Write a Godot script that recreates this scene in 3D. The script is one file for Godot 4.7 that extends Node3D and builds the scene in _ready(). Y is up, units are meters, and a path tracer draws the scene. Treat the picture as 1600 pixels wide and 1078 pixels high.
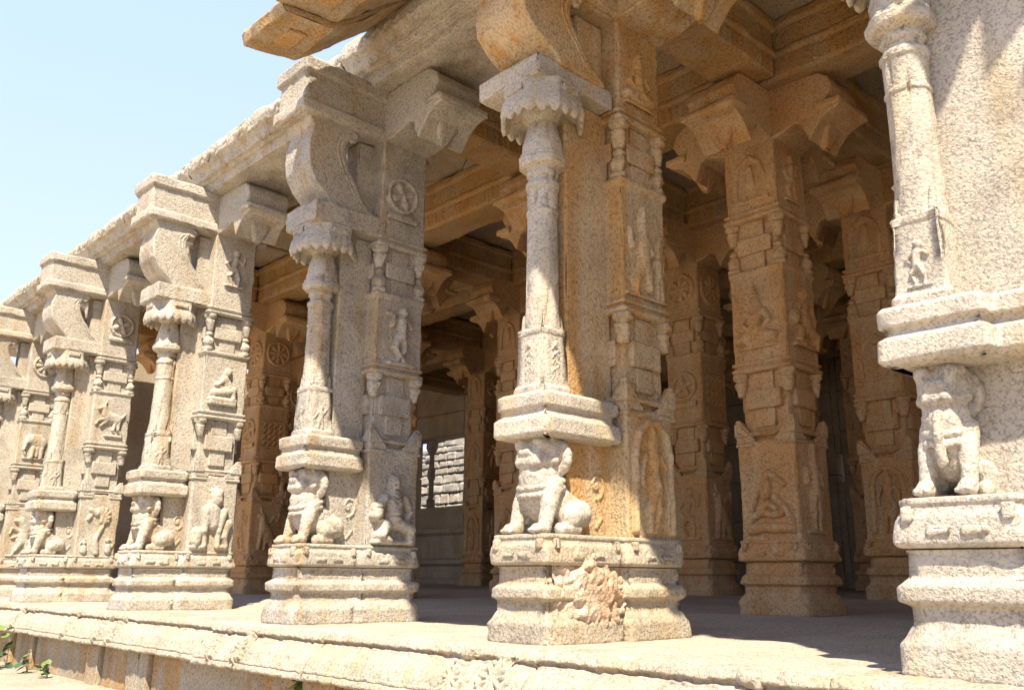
extends Node3D
# A long pillared hall of carved granite on a moulded plinth, seen obliquely along its front.
# x runs along the front (to the right), y is up, z points out of the hall; the hall's floor edge is y = 0.

class MB:
	var v := PackedVector3Array()
	var ix := PackedInt32Array()
	func quad(a: int, b: int, c: int, d: int) -> void:
		ix.append_array(PackedInt32Array([a, b, c, a, c, d]))

var N1 := FastNoiseLite.new()
var N2 := FastNoiseLite.new()
var N3 := FastNoiseLite.new()
var NS := FastNoiseLite.new()
var sd := Vector3.ZERO            # offset into the noise, changed for every thing
var wear := 0.022                 # how far edges are chipped
var taken := {}
var stone: StandardMaterial3D
var fine_stone: StandardMaterial3D
var smooth_stone: StandardMaterial3D
var lime: StandardMaterial3D
var leaf_mat: StandardMaterial3D
var STY := {}
var cache := {}

# ------------------------------------------------------------------ set-up
func _ready() -> void:
	camera_and_light()
	N1.seed = 3; N1.frequency = 2.2; N1.noise_type = FastNoiseLite.TYPE_SIMPLEX_SMOOTH; N1.fractal_octaves = 2
	N2.seed = 9; N2.frequency = 13.0; N2.noise_type = FastNoiseLite.TYPE_SIMPLEX_SMOOTH; N2.fractal_octaves = 2
	N3.seed = 21; N3.frequency = 1.1; N3.noise_type = FastNoiseLite.TYPE_SIMPLEX_SMOOTH; N3.fractal_octaves = 4
	NS.seed = 33; NS.frequency = 1.0; NS.noise_type = FastNoiseLite.TYPE_SIMPLEX_SMOOTH; NS.fractal_octaves = 3
	materials()
	build_ground()
	build_plinth()
	build_floor()
	build_front_row()
	build_inner_rows()
	build_roof()
	build_eave()
	build_back()
	build_plants()

func camera_and_light() -> void:
	var cam := Camera3D.new()
	cam.name = "camera"
	var right := Vector3(0.6878911, 0.00851688, -0.72576394)
	var up := Vector3(0.17692175, 0.96780216, 0.17904659)
	var fwd := Vector3(-0.70392082, 0.25156798, -0.66423567)
	cam.transform = Transform3D(Basis(right, up, -fwd).orthonormalized(), Vector3(4.3016, 0.3853, 3.9209))
	cam.fov = rad_to_deg(2.0 * atan(539.0 / 1400.25))
	cam.near = 0.05
	cam.far = 500.0
	add_child(cam)
	cam.current = true
	var env := Environment.new()
	env.background_mode = Environment.BG_SKY
	var sm := ProceduralSkyMaterial.new()
	sm.sky_top_color = Color(0.46, 0.53, 0.68)
	sm.sky_horizon_color = Color(0.60, 0.635, 0.69)
	sm.sky_curve = 0.22
	sm.ground_bottom_color = Color(0.42, 0.37, 0.30)
	sm.ground_horizon_color = Color(0.70, 0.70, 0.66)
	sm.sun_angle_max = 1.0
	var sky := Sky.new()
	sky.sky_material = sm
	env.sky = sky
	env.background_energy_multiplier = 1.03
	env.tonemap_mode = Environment.TONE_MAPPER_LINEAR
	env.tonemap_exposure = 3.3
	env.sdfgi_enabled = true
	env.ssao_enabled = true
	env.ssil_enabled = true
	var we := WorldEnvironment.new()
	we.name = "environment"
	we.environment = env
	add_child(we)
	var sun := DirectionalLight3D.new()
	sun.name = "sun"
	add_child(sun)
	sun.look_at_from_position(Vector3(0.52, 1.0, 0.46), Vector3.ZERO, Vector3.UP)
	sun.light_energy = 1.05
	sun.light_angular_distance = 0.8
	sun.light_color = Color(1.0, 0.945, 0.85)
	sun.shadow_enabled = true

func noise_tex(freq: float, kind: int, octaves: int, sd_: int, ramp: Array, size := 512) -> NoiseTexture2D:
	var n := FastNoiseLite.new()
	n.noise_type = kind as FastNoiseLite.NoiseType
	n.frequency = freq
	n.fractal_octaves = octaves
	n.fractal_gain = 0.74
	n.seed = sd_
	var t := NoiseTexture2D.new()
	t.width = size
	t.height = size
	t.seamless = true
	t.noise = n
	if ramp.size() > 0:
		var g := Gradient.new()
		var off := PackedFloat32Array()
		var cl := PackedColorArray()
		for r in ramp:
			off.append(r[0])
			cl.append(Color(r[1], r[2], r[3]))
		g.offsets = off
		g.colors = cl
		t.color_ramp = g
	return t

func stone_mat(scale: float, bump: float, alb: Texture2D, hgt: Texture2D) -> StandardMaterial3D:
	var m := StandardMaterial3D.new()
	m.vertex_color_use_as_albedo = true
	m.albedo_texture = alb
	m.uv1_triplanar = true
	m.uv1_world_triplanar = true
	m.uv1_scale = Vector3.ONE * scale
	m.uv1_triplanar_sharpness = 4.0
	m.roughness = 0.93
	m.metallic_specular = 0.3
	m.heightmap_enabled = true
	m.heightmap_texture = hgt
	m.heightmap_scale = bump
	return m

func materials() -> void:
	var alb := noise_tex(0.10, FastNoiseLite.TYPE_VALUE, 4, 5, [[0.0, .60, .59, .58], [0.30, .78, .775, .77], [0.45, .93, .927, .925], [0.62, 1, 1, 1], [0.82, .98, .94, .88], [1.0, .88, .82, .74]], 1024)
	var hgt := noise_tex(0.085, FastNoiseLite.TYPE_VALUE, 5, 8, [], 1024)
	stone = stone_mat(0.75, .9, alb, hgt); stone.resource_name = "rough granite"
	fine_stone = stone_mat(0.95, .7, alb, hgt); fine_stone.resource_name = "fine grained granite"
	var alb2 := noise_tex(0.03, FastNoiseLite.TYPE_SIMPLEX, 5, 15, [[0.0, .55, .52, .48], [0.35, .85, .83, .80], [0.6, 1, 1, 1], [1.0, .9, .84, .76]], 512)
	var hgt2 := noise_tex(0.05, FastNoiseLite.TYPE_SIMPLEX, 5, 18, [], 512)
	smooth_stone = stone_mat(0.8, 0.55, alb, hgt); smooth_stone.resource_name = "worn granite"
	lime = stone_mat(1.2, 1.2, alb2, hgt); lime.resource_name = "crumbling mortar"
	leaf_mat = StandardMaterial3D.new(); leaf_mat.resource_name = "leaf"
	leaf_mat.vertex_color_use_as_albedo = true
	leaf_mat.roughness = 0.55
	leaf_mat.backlight_enabled = true
	leaf_mat.backlight = Color(0.25, 0.32, 0.08)
	# linear base colours: plain stone, iron-stained stone, where the stain starts, its strength, dark lichen share
	STY = {
		pale = [Color(.52, .47, .395), Color(.50, .40, .26), .24, .7, .34],
		ochre = [Color(.54, .41, .25), Color(.50, .285, .105), .06, .85, .06],
		grey = [Color(.49, .45, .385), Color(.47, .34, .19), .30, .7, .42],
		cream = [Color(.53, .485, .405), Color(.46, .36, .24), .22, .8, .34],
		brown = [Color(.57, .38, .205), Color(.53, .285, .11), -.02, .8, .06],
		roof = [Color(.46, .315, .165), Color(.48, .265, .09), -.06, .85, .15],
		eave = [Color(.47, .37, .25), Color(.46, .285, .12), .05, .8, .25],
		slab = [Color(.45, .365, .255), Color(.44, .29, .15), .2, .7, .25],
		floor = [Color(.50, .445, .37), Color(.48, .40, .29), .2, .5, .12],
		plinth = [Color(.45, .395, .31), Color(.46, .365, .24), .14, .7, .18],
		dado = [Color(.42, .36, .27), Color(.44, .27, .11), .0, .8, .3],
		lime = [Color(.56, .40, .28), Color(.60, .50, .40), -.1, .9, .0],
		ruin = [Color(.50, .47, .42), Color(.45, .38, .28), .1, .6, .3],
		ruin2 = [Color(.40, .385, .36), Color(.45, .36, .24), .1, .6, .4],
		wall = [Color(.47, .385, .28), Color(.45, .31, .17), .2, .7, .25],
		soil = [Color(.50, .42, .315), Color(.45, .33, .20), .1, .6, .1],
	}

# ------------------------------------------------------------------ naming
func numbered(called: String) -> String:
	var k: int = taken.get(called, 0)
	taken[called] = k + 1
	return called if k == 0 else "%s_%03d" % [called, k]

func thing(called: String, label: String, category: String, at: Vector3, group := "") -> Node3D:
	var o := Node3D.new()
	o.name = numbered(called)
	add_child(o)
	o.position = at
	o.set_meta("label", label)
	o.set_meta("category", category)
	o.set_meta("kind", "thing")
	if group != "":
		o.set_meta("group", group)
	sd = at * 1.7 + Vector3(taken.size() * 3.1, 0, 0)
	return o

func structure(called: String) -> Node3D:
	var o := Node3D.new()
	o.name = called
	o.set_meta("kind", "structure")
	add_child(o)
	return o

func put_mesh(called: String, mesh: Mesh, parent: Node, at := Transform3D.IDENTITY) -> MeshInstance3D:
	var m := MeshInstance3D.new()
	m.name = called
	m.mesh = mesh
	m.transform = at
	parent.add_child(m, true)
	return m

func part(called: String, mb: MB, style: String, parent: Node, mat: Material = null) -> MeshInstance3D:
	return put_mesh(called, to_mesh(mb, style, mat), parent)

func tint(p: Vector3, s: Array) -> Color:
	var q := p + sd
	var a := 0.65 * N3.get_noise_3dv(q) + 1.05 * NS.get_noise_3d(q.x * 5.0, q.y * 0.38, q.z * 5.0)
	var k: float = smoothstep(s[2] - 0.16, s[2] + 0.30, a) * s[3]
	var c: Color = (s[0] as Color).lerp(s[1], k)
	var l := N3.get_noise_3d(q.x * 2.3 + 40.0, q.y * 2.3, q.z * 2.3) + 0.5 * N2.get_noise_3dv(q * .7)
	var d: float = smoothstep(0.10, 0.50, l) * s[4]
	c = c.lerp(Color(.17, .155, .13), d * 0.7)
	var e := 1.0 + 0.16 * N1.get_noise_3dv(q * 0.8)
	return Color(c.r * e, c.g * e, c.b * e)

func to_mesh(mb: MB, style: String, mat: Material = null) -> ArrayMesh:
	var s: Array = STY[style]
	var col := PackedColorArray()
	col.resize(mb.v.size())
	for i in mb.v.size():
		col[i] = tint(mb.v[i], s)
	var arr := []
	arr.resize(Mesh.ARRAY_MAX)
	arr[Mesh.ARRAY_VERTEX] = mb.v
	arr[Mesh.ARRAY_COLOR] = col
	arr[Mesh.ARRAY_INDEX] = mb.ix
	var am := ArrayMesh.new()
	am.add_surface_from_arrays(Mesh.PRIMITIVE_TRIANGLES, arr)
	var st := SurfaceTool.new()
	st.create_from(am, 0)
	st.generate_normals()
	st.set_material(mat if mat else (fine_stone if style == "pale" else stone))
	return st.commit()

# ------------------------------------------------------------------ shapes
func rough(p: Vector3, a: float) -> float:
	var q := p + sd
	return a * (N1.get_noise_3dv(q) + 0.55 * N2.get_noise_3dv(q))

func stops(h: float, b: float, res: float) -> PackedFloat32Array:
	var o := PackedFloat32Array([-h, -h + b * 0.35, -h + b])
	var e := b + 0.011
	if h > e + 0.006:
		o.append(-h + e)
		var n := maxi(1, int(ceil((2.0 * h - 2.0 * e) / res)))
		for i in range(1, n):
			o.append(-h + e + (2.0 * h - 2.0 * e) * i / n)
		o.append(h - e)
	o.append_array(PackedFloat32Array([h - b, h - b * 0.35, h]))
	return o

# plain ear clipping that always finishes: when no clean ear is left it cuts the sharpest one
func clip_ears(p: PackedVector2Array) -> PackedInt32Array:
	var o := PackedInt32Array()
	var id := range(p.size())
	var area := 0.0
	for i in p.size():
		area += p[i].cross(p[(i + 1) % p.size()])
	var sg := 1.0 if area > 0.0 else -1.0
	while id.size() > 3:
		var pick := -1
		var spare := 0
		var most := -1e9
		for i in id.size():
			var a: Vector2 = p[id[i - 1]]
			var b: Vector2 = p[id[i]]
			var c: Vector2 = p[id[(i + 1) % id.size()]]
			var x := (b - a).cross(c - b) * sg
			if x > most:
				most = x
				spare = i
			if x < -1e-9:
				continue
			var clean := true
			for k in id:
				var q: Vector2 = p[k]
				if q == a or q == b or q == c:
					continue
				if (b - a).cross(q - a) * sg > 1e-9 and (c - b).cross(q - b) * sg > 1e-9 and (a - c).cross(q - c) * sg > 1e-9:
					clean = false
					break
			if clean:
				pick = i
				break
		if pick < 0:
			pick = spare
		o.append_array(PackedInt32Array([id[pick - 1], id[pick], id[(pick + 1) % id.size()]]))
		id.remove_at(pick)
	o.append_array(PackedInt32Array([id[0], id[1], id[2]]))
	return o

# closes an end with triangles that all face the same way
func cap(mb: MB, poly: PackedVector2Array, from: int, ccw: bool, nudge: Vector3, plain := PackedVector2Array()) -> void:
	var first := mb.v.size()
	for i in poly.size():
		mb.v.append(mb.v[from + i] + nudge * 0.0003)
	var tr := PackedInt32Array()
	var use := poly
	# near-straight runs of points can leave an ear uncut: nudge the points until the triangles fill the outline
	var best := 1e9
	for go in 24:
		var q := plain.duplicate() if plain.size() == poly.size() and go >= 12 else poly.duplicate()
		for i in q.size():
			q[i] += Vector2(sin(i * 12.9 + go * 7.1), sin(i * 78.2 + go * 3.3)) * 0.00015 * (go % 12)
		var r := Geometry2D.triangulate_polygon(q)
		var want := 0.0
		for i in q.size():
			want += q[i].cross(q[(i + 1) % q.size()])
		want = absf(want) * 0.5
		var got := 0.0
		for k in range(0, r.size(), 3):
			got += absf((q[r[k + 1]] - q[r[k]]).cross(q[r[k + 2]] - q[r[k]])) * 0.5
		if absf(got / want - 1.0) < best:
			best = absf(got / want - 1.0)
			tr = r
		if best < 0.003:
			break
	if best > 0.02:
		tr = clip_ears(use)
	for k in range(0, tr.size(), 3):
		var a := use[tr[k]]
		var b := use[tr[k + 1]]
		var c := use[tr[k + 2]]
		if ((b - a).cross(c - a) > 0.0) == ccw:
			mb.ix.append_array(PackedInt32Array([first + tr[k], first + tr[k + 1], first + tr[k + 2]]))
		else:
			mb.ix.append_array(PackedInt32Array([first + tr[k], first + tr[k + 2], first + tr[k + 1]]))

# every sharp corner of a line becomes a narrow bevel, so that flat faces stay flat
func crease(line: Array, closed: bool, c: float) -> PackedVector2Array:
	var o := PackedVector2Array()
	var n := line.size()
	for i in n:
		var p: Vector2 = line[i]
		if not closed and (i == 0 or i == n - 1):
			o.append(p)
			continue
		var a: Vector2 = line[(i + n - 1) % n]
		var b: Vector2 = line[(i + 1) % n]
		var da := p - a
		var db := b - p
		var la := da.length()
		var lb := db.length()
		if la < 1e-5 or lb < 1e-5 or absf(da.angle_to(db)) < 0.3:
			o.append(p)
			continue
		da /= la
		db /= lb
		var ca := minf(c, la * 0.2)
		var cb := minf(c, lb * 0.2)
		o.append_array(PackedVector2Array([p - da * ca * 2.2, p - da * ca, p + db * cb, p + db * cb * 2.2]))
	return o

# a hewn block: rounded, chipped edges; tb tapers the top in x and z
func rbox(mb: MB, c: Vector3, s: Vector3, b: float, amp := 0.006, res := 0.07, tb := Vector2.ONE, turn := Basis.IDENTITY) -> void:
	var h := s * 0.5
	b = minf(b, minf(h.x, minf(h.y, h.z)) * 0.9)
	var st := [stops(h.x, b, res), stops(h.y, b, res), stops(h.z, b, res)]
	var inner := h - Vector3.ONE * b
	for axis in 3:
		var ua := (axis + 1) % 3
		var va := (axis + 2) % 3
		var us: PackedFloat32Array = st[ua]
		var vs: PackedFloat32Array = st[va]
		for sg in [-1.0, 1.0]:
			var start := mb.v.size()
			for i in us.size():
				for j in vs.size():
					var p := Vector3.ZERO
					p[axis] = sg * h[axis]
					p[ua] = us[i]
					p[va] = vs[j]
					var q := p.clamp(-inner, inner)
					var d := (p - q).normalized()
					var e := 0.0
					if absf(d.x) > .3 and absf(d.y) > .3 or absf(d.y) > .3 and absf(d.z) > .3 or absf(d.x) > .3 and absf(d.z) > .3:
						e = 1.0
					var r := q + d * b
					var t := (r.y + h.y) / s.y
					r.x *= lerpf(1.0, tb.x, t)
					r.z *= lerpf(1.0, tb.y, t)
					r = turn * r
					var w := c + r
					var k := rough(w, amp)
					if e > 0.0:
						k -= wear * maxf(0.0, N2.get_noise_3dv((w + sd) * 0.55) * 1.6 + 0.15) + wear * 6.0 * maxf(0.0, N1.get_noise_3dv((w + sd) * 1.9) - .36)
					mb.v.append(w + turn * d * k)
			var nv := vs.size()
			for i in us.size() - 1:
				for j in nv - 1:
					var a := start + i * nv + j
					if sg > 0.0:
						mb.quad(a, a + 1, a + nv + 1, a + nv)
					else:
						mb.quad(a, a + nv, a + nv + 1, a + 1)

# a plan (corners x, z) carried up a profile of (offset, y)
func sweep(mb: MB, plan: Array, prof: Array, res := 0.07, amp := 0.005, cap_top := true, cap_bot := false, b := 0.012, off0 := Vector3.ZERO) -> void:
	var area := 0.0
	var n := plan.size()
	for i in n:
		var p: Vector2 = plan[i]
		var q: Vector2 = plan[(i + 1) % n]
		area += p.x * q.y - q.x * p.y
	var sg := 1.0 if area > 0.0 else -1.0
	var pts := PackedVector2Array()
	var mit := PackedVector2Array()
	var cor := PackedFloat32Array()
	for i in n:
		var p0: Vector2 = plan[(i + n - 1) % n]
		var p1: Vector2 = plan[i]
		var p2: Vector2 = plan[(i + 1) % n]
		var d0 := (p1 - p0).normalized()
		var d1 := (p2 - p1).normalized()
		var n0 := Vector2(d0.y, -d0.x) * sg
		var n1 := Vector2(d1.y, -d1.x) * sg
		var m := (n0 + n1).normalized()
		m = m / maxf(0.3, m.dot(n1))
		var bb := minf(b, 0.3 * minf((p1 - p0).length(), (p2 - p1).length()))
		var convex := 1.0 if d0.cross(d1) * sg > 0.0 else 0.0
		pts.append(p1 - d0 * bb); mit.append(m); cor.append(convex)
		pts.append(p1 + d1 * bb); mit.append(m); cor.append(convex)
		var len := (p2 - p1).length()
		if len > bb * 6.0:
			var near := minf(bb * 1.2, .012)
			pts.append(p1 + d1 * (bb + near)); mit.append(n1 + d1 * 0.0); cor.append(0.0)
			var k := int(ceil((len - 2.0 * bb - 2.0 * near) / res))
			for j in range(1, k):
				pts.append(p1 + d1 * lerpf(bb + near, len - bb - near, float(j) / k)); mit.append(n1); cor.append(0.0)
			pts.append(p2 - d1 * (bb + near)); mit.append(n1); cor.append(0.0)
	var pr := PackedVector2Array()
	var cp := crease(prof, false, 0.005)
	for i in cp.size():
		var a := cp[i]
		pr.append(a)
		if i + 1 < cp.size():
			var c2 := cp[i + 1]
			var k := int(ceil((c2 - a).length() / res))
			for j in range(1, k):
				pr.append(a.lerp(c2, float(j) / k))
	var np := pts.size()
	var start := mb.v.size()
	for r in pr:
		for i in np:
			var p := pts[i] + mit[i] * r.x
			var w := Vector3(p.x, r.y, p.y) + off0
			var k := rough(w, amp)
			if cor[i] > 0.0:
				k -= wear * 0.8 * maxf(0.0, N2.get_noise_3dv((w + sd) * 0.55) * 1.6 + 0.1) + wear * 5.0 * maxf(0.0, N1.get_noise_3dv((w + sd) * 1.9) - .34)
			var mm := mit[i].normalized()
			mb.v.append(w + Vector3(mm.x, 0, mm.y) * k)
	for r in pr.size() - 1:
		for i in np:
			var a := start + r * np + i
			var c := start + r * np + (i + 1) % np
			if sg > 0.0:
				mb.quad(a, c, c + np, a + np)
			else:
				mb.quad(a, a + np, c + np, c)
	for e in 2:
		if (e == 0 and cap_bot) or (e == 1 and cap_top):
			var s0 := start + (pr.size() - 1) * np * e
			var poly := PackedVector2Array()
			for i in np:
				poly.append(Vector2(mb.v[s0 + i].x, mb.v[s0 + i].z))
			cap(mb, poly, s0, e == 1, Vector3.UP * (e * 2 - 1))

func rect(hx: float, z0: float, z1: float, cx := 0.0) -> Array:
	return [Vector2(cx - hx, z1), Vector2(cx + hx, z1), Vector2(cx + hx, z0), Vector2(cx - hx, z0)]

func gon(n: int, ap: float, cx := 0.0, cz := 0.0, turn := 0.0) -> Array:
	var o := []
	var r := ap / cos(PI / n)
	for i in n:
		var a := TAU * (i + 0.5) / n + turn
		o.append(Vector2(cx + r * sin(a), cz + r * cos(a)))
	return o

# a closed outline (in the frame's x, y) given thickness along the frame's z, edges rounded by b
func prism(mb: MB, poly: Array, depth: float, frame: Transform3D, b := 0.02, amp := 0.006, res := 0.07, edge := 0.006) -> void:
	var p := PackedVector2Array()
	var cp := crease(poly, true, edge) if edge > 0.0 else PackedVector2Array(poly)
	var n0 := cp.size()
	for i in n0:
		var a := cp[i]
		var c := cp[(i + 1) % n0]
		p.append(a)
		var k := int(ceil((c - a).length() / res))
		for j in range(1, k):
			p.append(a.lerp(c, float(j) / k))
	var n := p.size()
	var area := 0.0
	for i in n:
		area += p[i].cross(p[(i + 1) % n])
	var sg := 1.0 if area > 0.0 else -1.0
	var nor := PackedVector2Array()
	for i in n:
		var d0 := (p[i] - p[(i + n - 1) % n]).normalized()
		var d1 := (p[(i + 1) % n] - p[i]).normalized()
		var m := (Vector2(d0.y, -d0.x) + Vector2(d1.y, -d1.x)) * sg * 0.5
		nor.append(m)
	var zs := stops(depth * 0.5, b, res)
	var start := mb.v.size()
	for z in zs:
		var over := maxf(0.0, absf(z) - (depth * 0.5 - b)) / b
		var inset := b * (1.0 - sqrt(maxf(0.0, 1.0 - over * over)))
		for i in n:
			var q := p[i] - nor[i] * inset
			var w := frame * Vector3(q.x, q.y, z)
			var k := rough(w, amp)
			mb.v.append(w + frame.basis * Vector3(nor[i].x, nor[i].y, 0) * k)
	for r in zs.size() - 1:
		for i in n:
			var a := start + r * n + i
			var c := start + r * n + (i + 1) % n
			if sg > 0.0:
				mb.quad(a, a + n, c + n, c)
			else:
				mb.quad(a, c, c + n, a + n)
	for e in 2:
		var s0 := start + (zs.size() - 1) * n * e
		var flat := PackedVector2Array()
		var back := frame.affine_inverse()
		for i in n:
			var w := back * mb.v[s0 + i]
			flat.append(Vector2(w.x, w.y))
		cap(mb, flat, s0, e == 0, frame.basis.z * (e * 2 - 1), p)

# carving in relief: strokes [x0, y0, r0, x1, y1, r1] raised by `high` over the face; x runs from -w/2 to w/2
func relief(mb: MB, frame: Transform3D, w: float, h: float, res: float, strokes: Array, high: float, sharp := 0.42) -> void:
	var nx := int(ceil(w / res)) + 1
	var ny := int(ceil(h / res)) + 1
	var f := PackedFloat32Array()
	f.resize(nx * ny)
	for s in strokes:
		var a := Vector2(s[0], s[1])
		var c := Vector2(s[3], s[4])
		var ra: float = s[2]
		var rc: float = s[5]
		var rm := maxf(ra, rc)
		var hh := high * minf(1.0, sqrt(rm / (0.09 * h)))
		if s.size() > 6:
			hh = high * s[6]
		var cut := hh < 0.0
		var x0 := maxi(0, int((minf(a.x, c.x) - rm + w * 0.5) / res))
		var x1 := mini(nx - 1, int((maxf(a.x, c.x) + rm + w * 0.5) / res) + 1)
		var y0 := maxi(0, int((minf(a.y, c.y) - rm) / res))
		var y1 := mini(ny - 1, int((maxf(a.y, c.y) + rm) / res) + 1)
		var ac := c - a
		var l2 := maxf(ac.length_squared(), 1e-8)
		for j in range(y0, y1 + 1):
			for i in range(x0, x1 + 1):
				var p := Vector2(-w * 0.5 + i * res, j * res)
				var t := clampf((p - a).dot(ac) / l2, 0.0, 1.0)
				var d := (p - a - ac * t).length() / lerpf(ra, rc, t)
				if d < 1.0:
					var k := hh * pow(1.0 - d * d, sharp)
					var at := j * nx + i
					var o := f[at]
					if cut:
						if o > 0.0:
							f[at] = maxf(o + k, 0.004)
					elif k > o:
						f[at] = k + minf(o, k) * 0.10
					else:
						f[at] = o + k * 0.10
	var id := PackedInt32Array()
	id.resize(nx * ny)
	id.fill(-1)
	for j in ny - 1:
		for i in nx - 1:
			var q := [j * nx + i, j * nx + i + 1, (j + 1) * nx + i + 1, (j + 1) * nx + i]
			if f[q[0]] <= 0.0 and f[q[1]] <= 0.0 and f[q[2]] <= 0.0 and f[q[3]] <= 0.0:
				continue
			for k in q:
				if id[k] < 0:
					id[k] = mb.v.size()
					var lx: float = -w * 0.5 + (k % nx) * res
					var ly: float = (k / nx) * res
					var z: float = f[k] if f[k] > 0.0 else -0.012
					var wp := frame * Vector3(lx, ly, z)
					if z > 0.0:
						wp += frame.basis.z * (rough(wp, 0.004))
					mb.v.append(wp)
			mb.quad(id[q[0]], id[q[3]], id[q[2]], id[q[1]])

func face_x(x: float, y: float, z: float) -> Transform3D:
	return Transform3D(Basis(Vector3(0, 0, -1), Vector3.UP, Vector3(1, 0, 0)), Vector3(x, y, z))

func face_z(x: float, y: float, z: float) -> Transform3D:
	return Transform3D(Basis.IDENTITY, Vector3(x, y, z))

# bones [x0,y0,z0,r0,x1,y1,z1,r1] joined smoothly and meshed as surface nets
func blob(mb: MB, bones: Array, cell: float, at: Transform3D, k := 0.02, amp := 0.003) -> void:
	var lo := Vector3.ONE * 1e9
	var hi := -lo
	for b in bones:
		for e in 2:
			var p := Vector3(b[e * 4], b[e * 4 + 1], b[e * 4 + 2])
			var r: float = b[e * 4 + 3] + k + cell * 2.0
			lo = lo.min(p - Vector3.ONE * r)
			hi = hi.max(p + Vector3.ONE * r)
	var nx := int((hi.x - lo.x) / cell) + 2
	var ny := int((hi.y - lo.y) / cell) + 2
	var nz := int((hi.z - lo.z) / cell) + 2
	var f := PackedFloat32Array()
	f.resize(nx * ny * nz)
	f.fill(1.0)
	for b in bones:
		var a := Vector3(b[0], b[1], b[2])
		var c := Vector3(b[4], b[5], b[6])
		var ra: float = b[3]
		var rc: float = b[7]
		var pad: float = maxf(ra, rc) + k + cell * 2.0
		var l := Vector3i(((a.min(c) - Vector3.ONE * pad) - lo) / cell).clamp(Vector3i.ZERO, Vector3i(nx - 1, ny - 1, nz - 1))
		var u := Vector3i(((a.max(c) + Vector3.ONE * pad) - lo) / cell).clamp(Vector3i.ZERO, Vector3i(nx - 1, ny - 1, nz - 1))
		var ac := c - a
		var l2 := maxf(ac.length_squared(), 1e-9)
		for z in range(l.z, u.z + 1):
			for y in range(l.y, u.y + 1):
				var row := (z * ny + y) * nx
				for x in range(l.x, u.x + 1):
					var p := lo + Vector3(x, y, z) * cell
					var t := clampf((p - a).dot(ac) / l2, 0.0, 1.0)
					var d := (p - a - ac * t).length() - lerpf(ra, rc, t)
					var o := f[row + x]
					var hh := maxf(k - absf(o - d), 0.0) / k
					f[row + x] = minf(o, d) - hh * hh * k * 0.25
	var id := {}
	var dx := 1
	var dy := nx
	var dz := nx * ny
	var corner := [0, dx, dy, dx + dy, dz, dx + dz, dy + dz, dx + dy + dz]
	var offs := [Vector3(0, 0, 0), Vector3(1, 0, 0), Vector3(0, 1, 0), Vector3(1, 1, 0), Vector3(0, 0, 1), Vector3(1, 0, 1), Vector3(0, 1, 1), Vector3(1, 1, 1)]
	var edges := [[0, 1], [2, 3], [4, 5], [6, 7], [0, 2], [1, 3], [4, 6], [5, 7], [0, 4], [1, 5], [2, 6], [3, 7]]
	for z in nz - 1:
		for y in ny - 1:
			var row := (z * ny + y) * nx
			for x in nx - 1:
				var g := row + x
				var f0 := f[g]
				if f0 > cell * 2.5 or f0 < -cell * 2.5:
					continue
				var neg := 0
				for q in 8:
					if f[g + corner[q]] < 0.0:
						neg += 1
				if neg == 0 or neg == 8:
					continue
				var sum := Vector3.ZERO
				var cnt := 0
				for e in edges:
					var fa := f[g + corner[e[0]]]
					var fb := f[g + corner[e[1]]]
					if (fa < 0.0) != (fb < 0.0):
						sum += (offs[e[0]] as Vector3).lerp(offs[e[1]], fa / (fa - fb))
						cnt += 1
				var p := lo + (Vector3(x, y, z) + sum / cnt) * cell
				id[g] = mb.v.size()
				var w := at * p
				mb.v.append(w + Vector3(N2.get_noise_3dv(w + sd), N2.get_noise_3dv(w + sd + Vector3(9, 0, 0)), N2.get_noise_3dv(w + sd + Vector3(0, 9, 0))) * amp * 2.0)
	for g in id:
		var f0 := f[g]
		for ax in 3:
			var da: int = [dx, dy, dz][ax]
			var db: int = [dy, dz, dx][ax]
			var dc: int = [dz, dx, dy][ax]
			if (f0 < 0.0) == (f[g + da] < 0.0):
				continue
			if not (id.has(g - db) and id.has(g - dc) and id.has(g - db - dc)):
				continue
			if f0 < 0.0:
				mb.quad(id[g], id[g - dc], id[g - db - dc], id[g - db])
			else:
				mb.quad(id[g], id[g - db], id[g - db - dc], id[g - dc])

# ------------------------------------------------------------------ carved figures (outlines as strokes, scaled to a panel of height h)
func both(o: Array, x0, y0, r0, x1, y1, r1) -> void:
	o.append([x0, y0, r0, x1, y1, r1])
	o.append([-x0, y0, r0, -x1, y1, r1])

func chain(o: Array, pts: Array, r0: float, r1: float) -> void:
	for i in pts.size() - 1:
		var a: float = float(i) / (pts.size() - 1)
		var b: float = float(i + 1) / (pts.size() - 1)
		o.append([pts[i][0], pts[i][1], lerpf(r0, r1, a), pts[i + 1][0], pts[i + 1][1], lerpf(r0, r1, b)])

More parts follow.
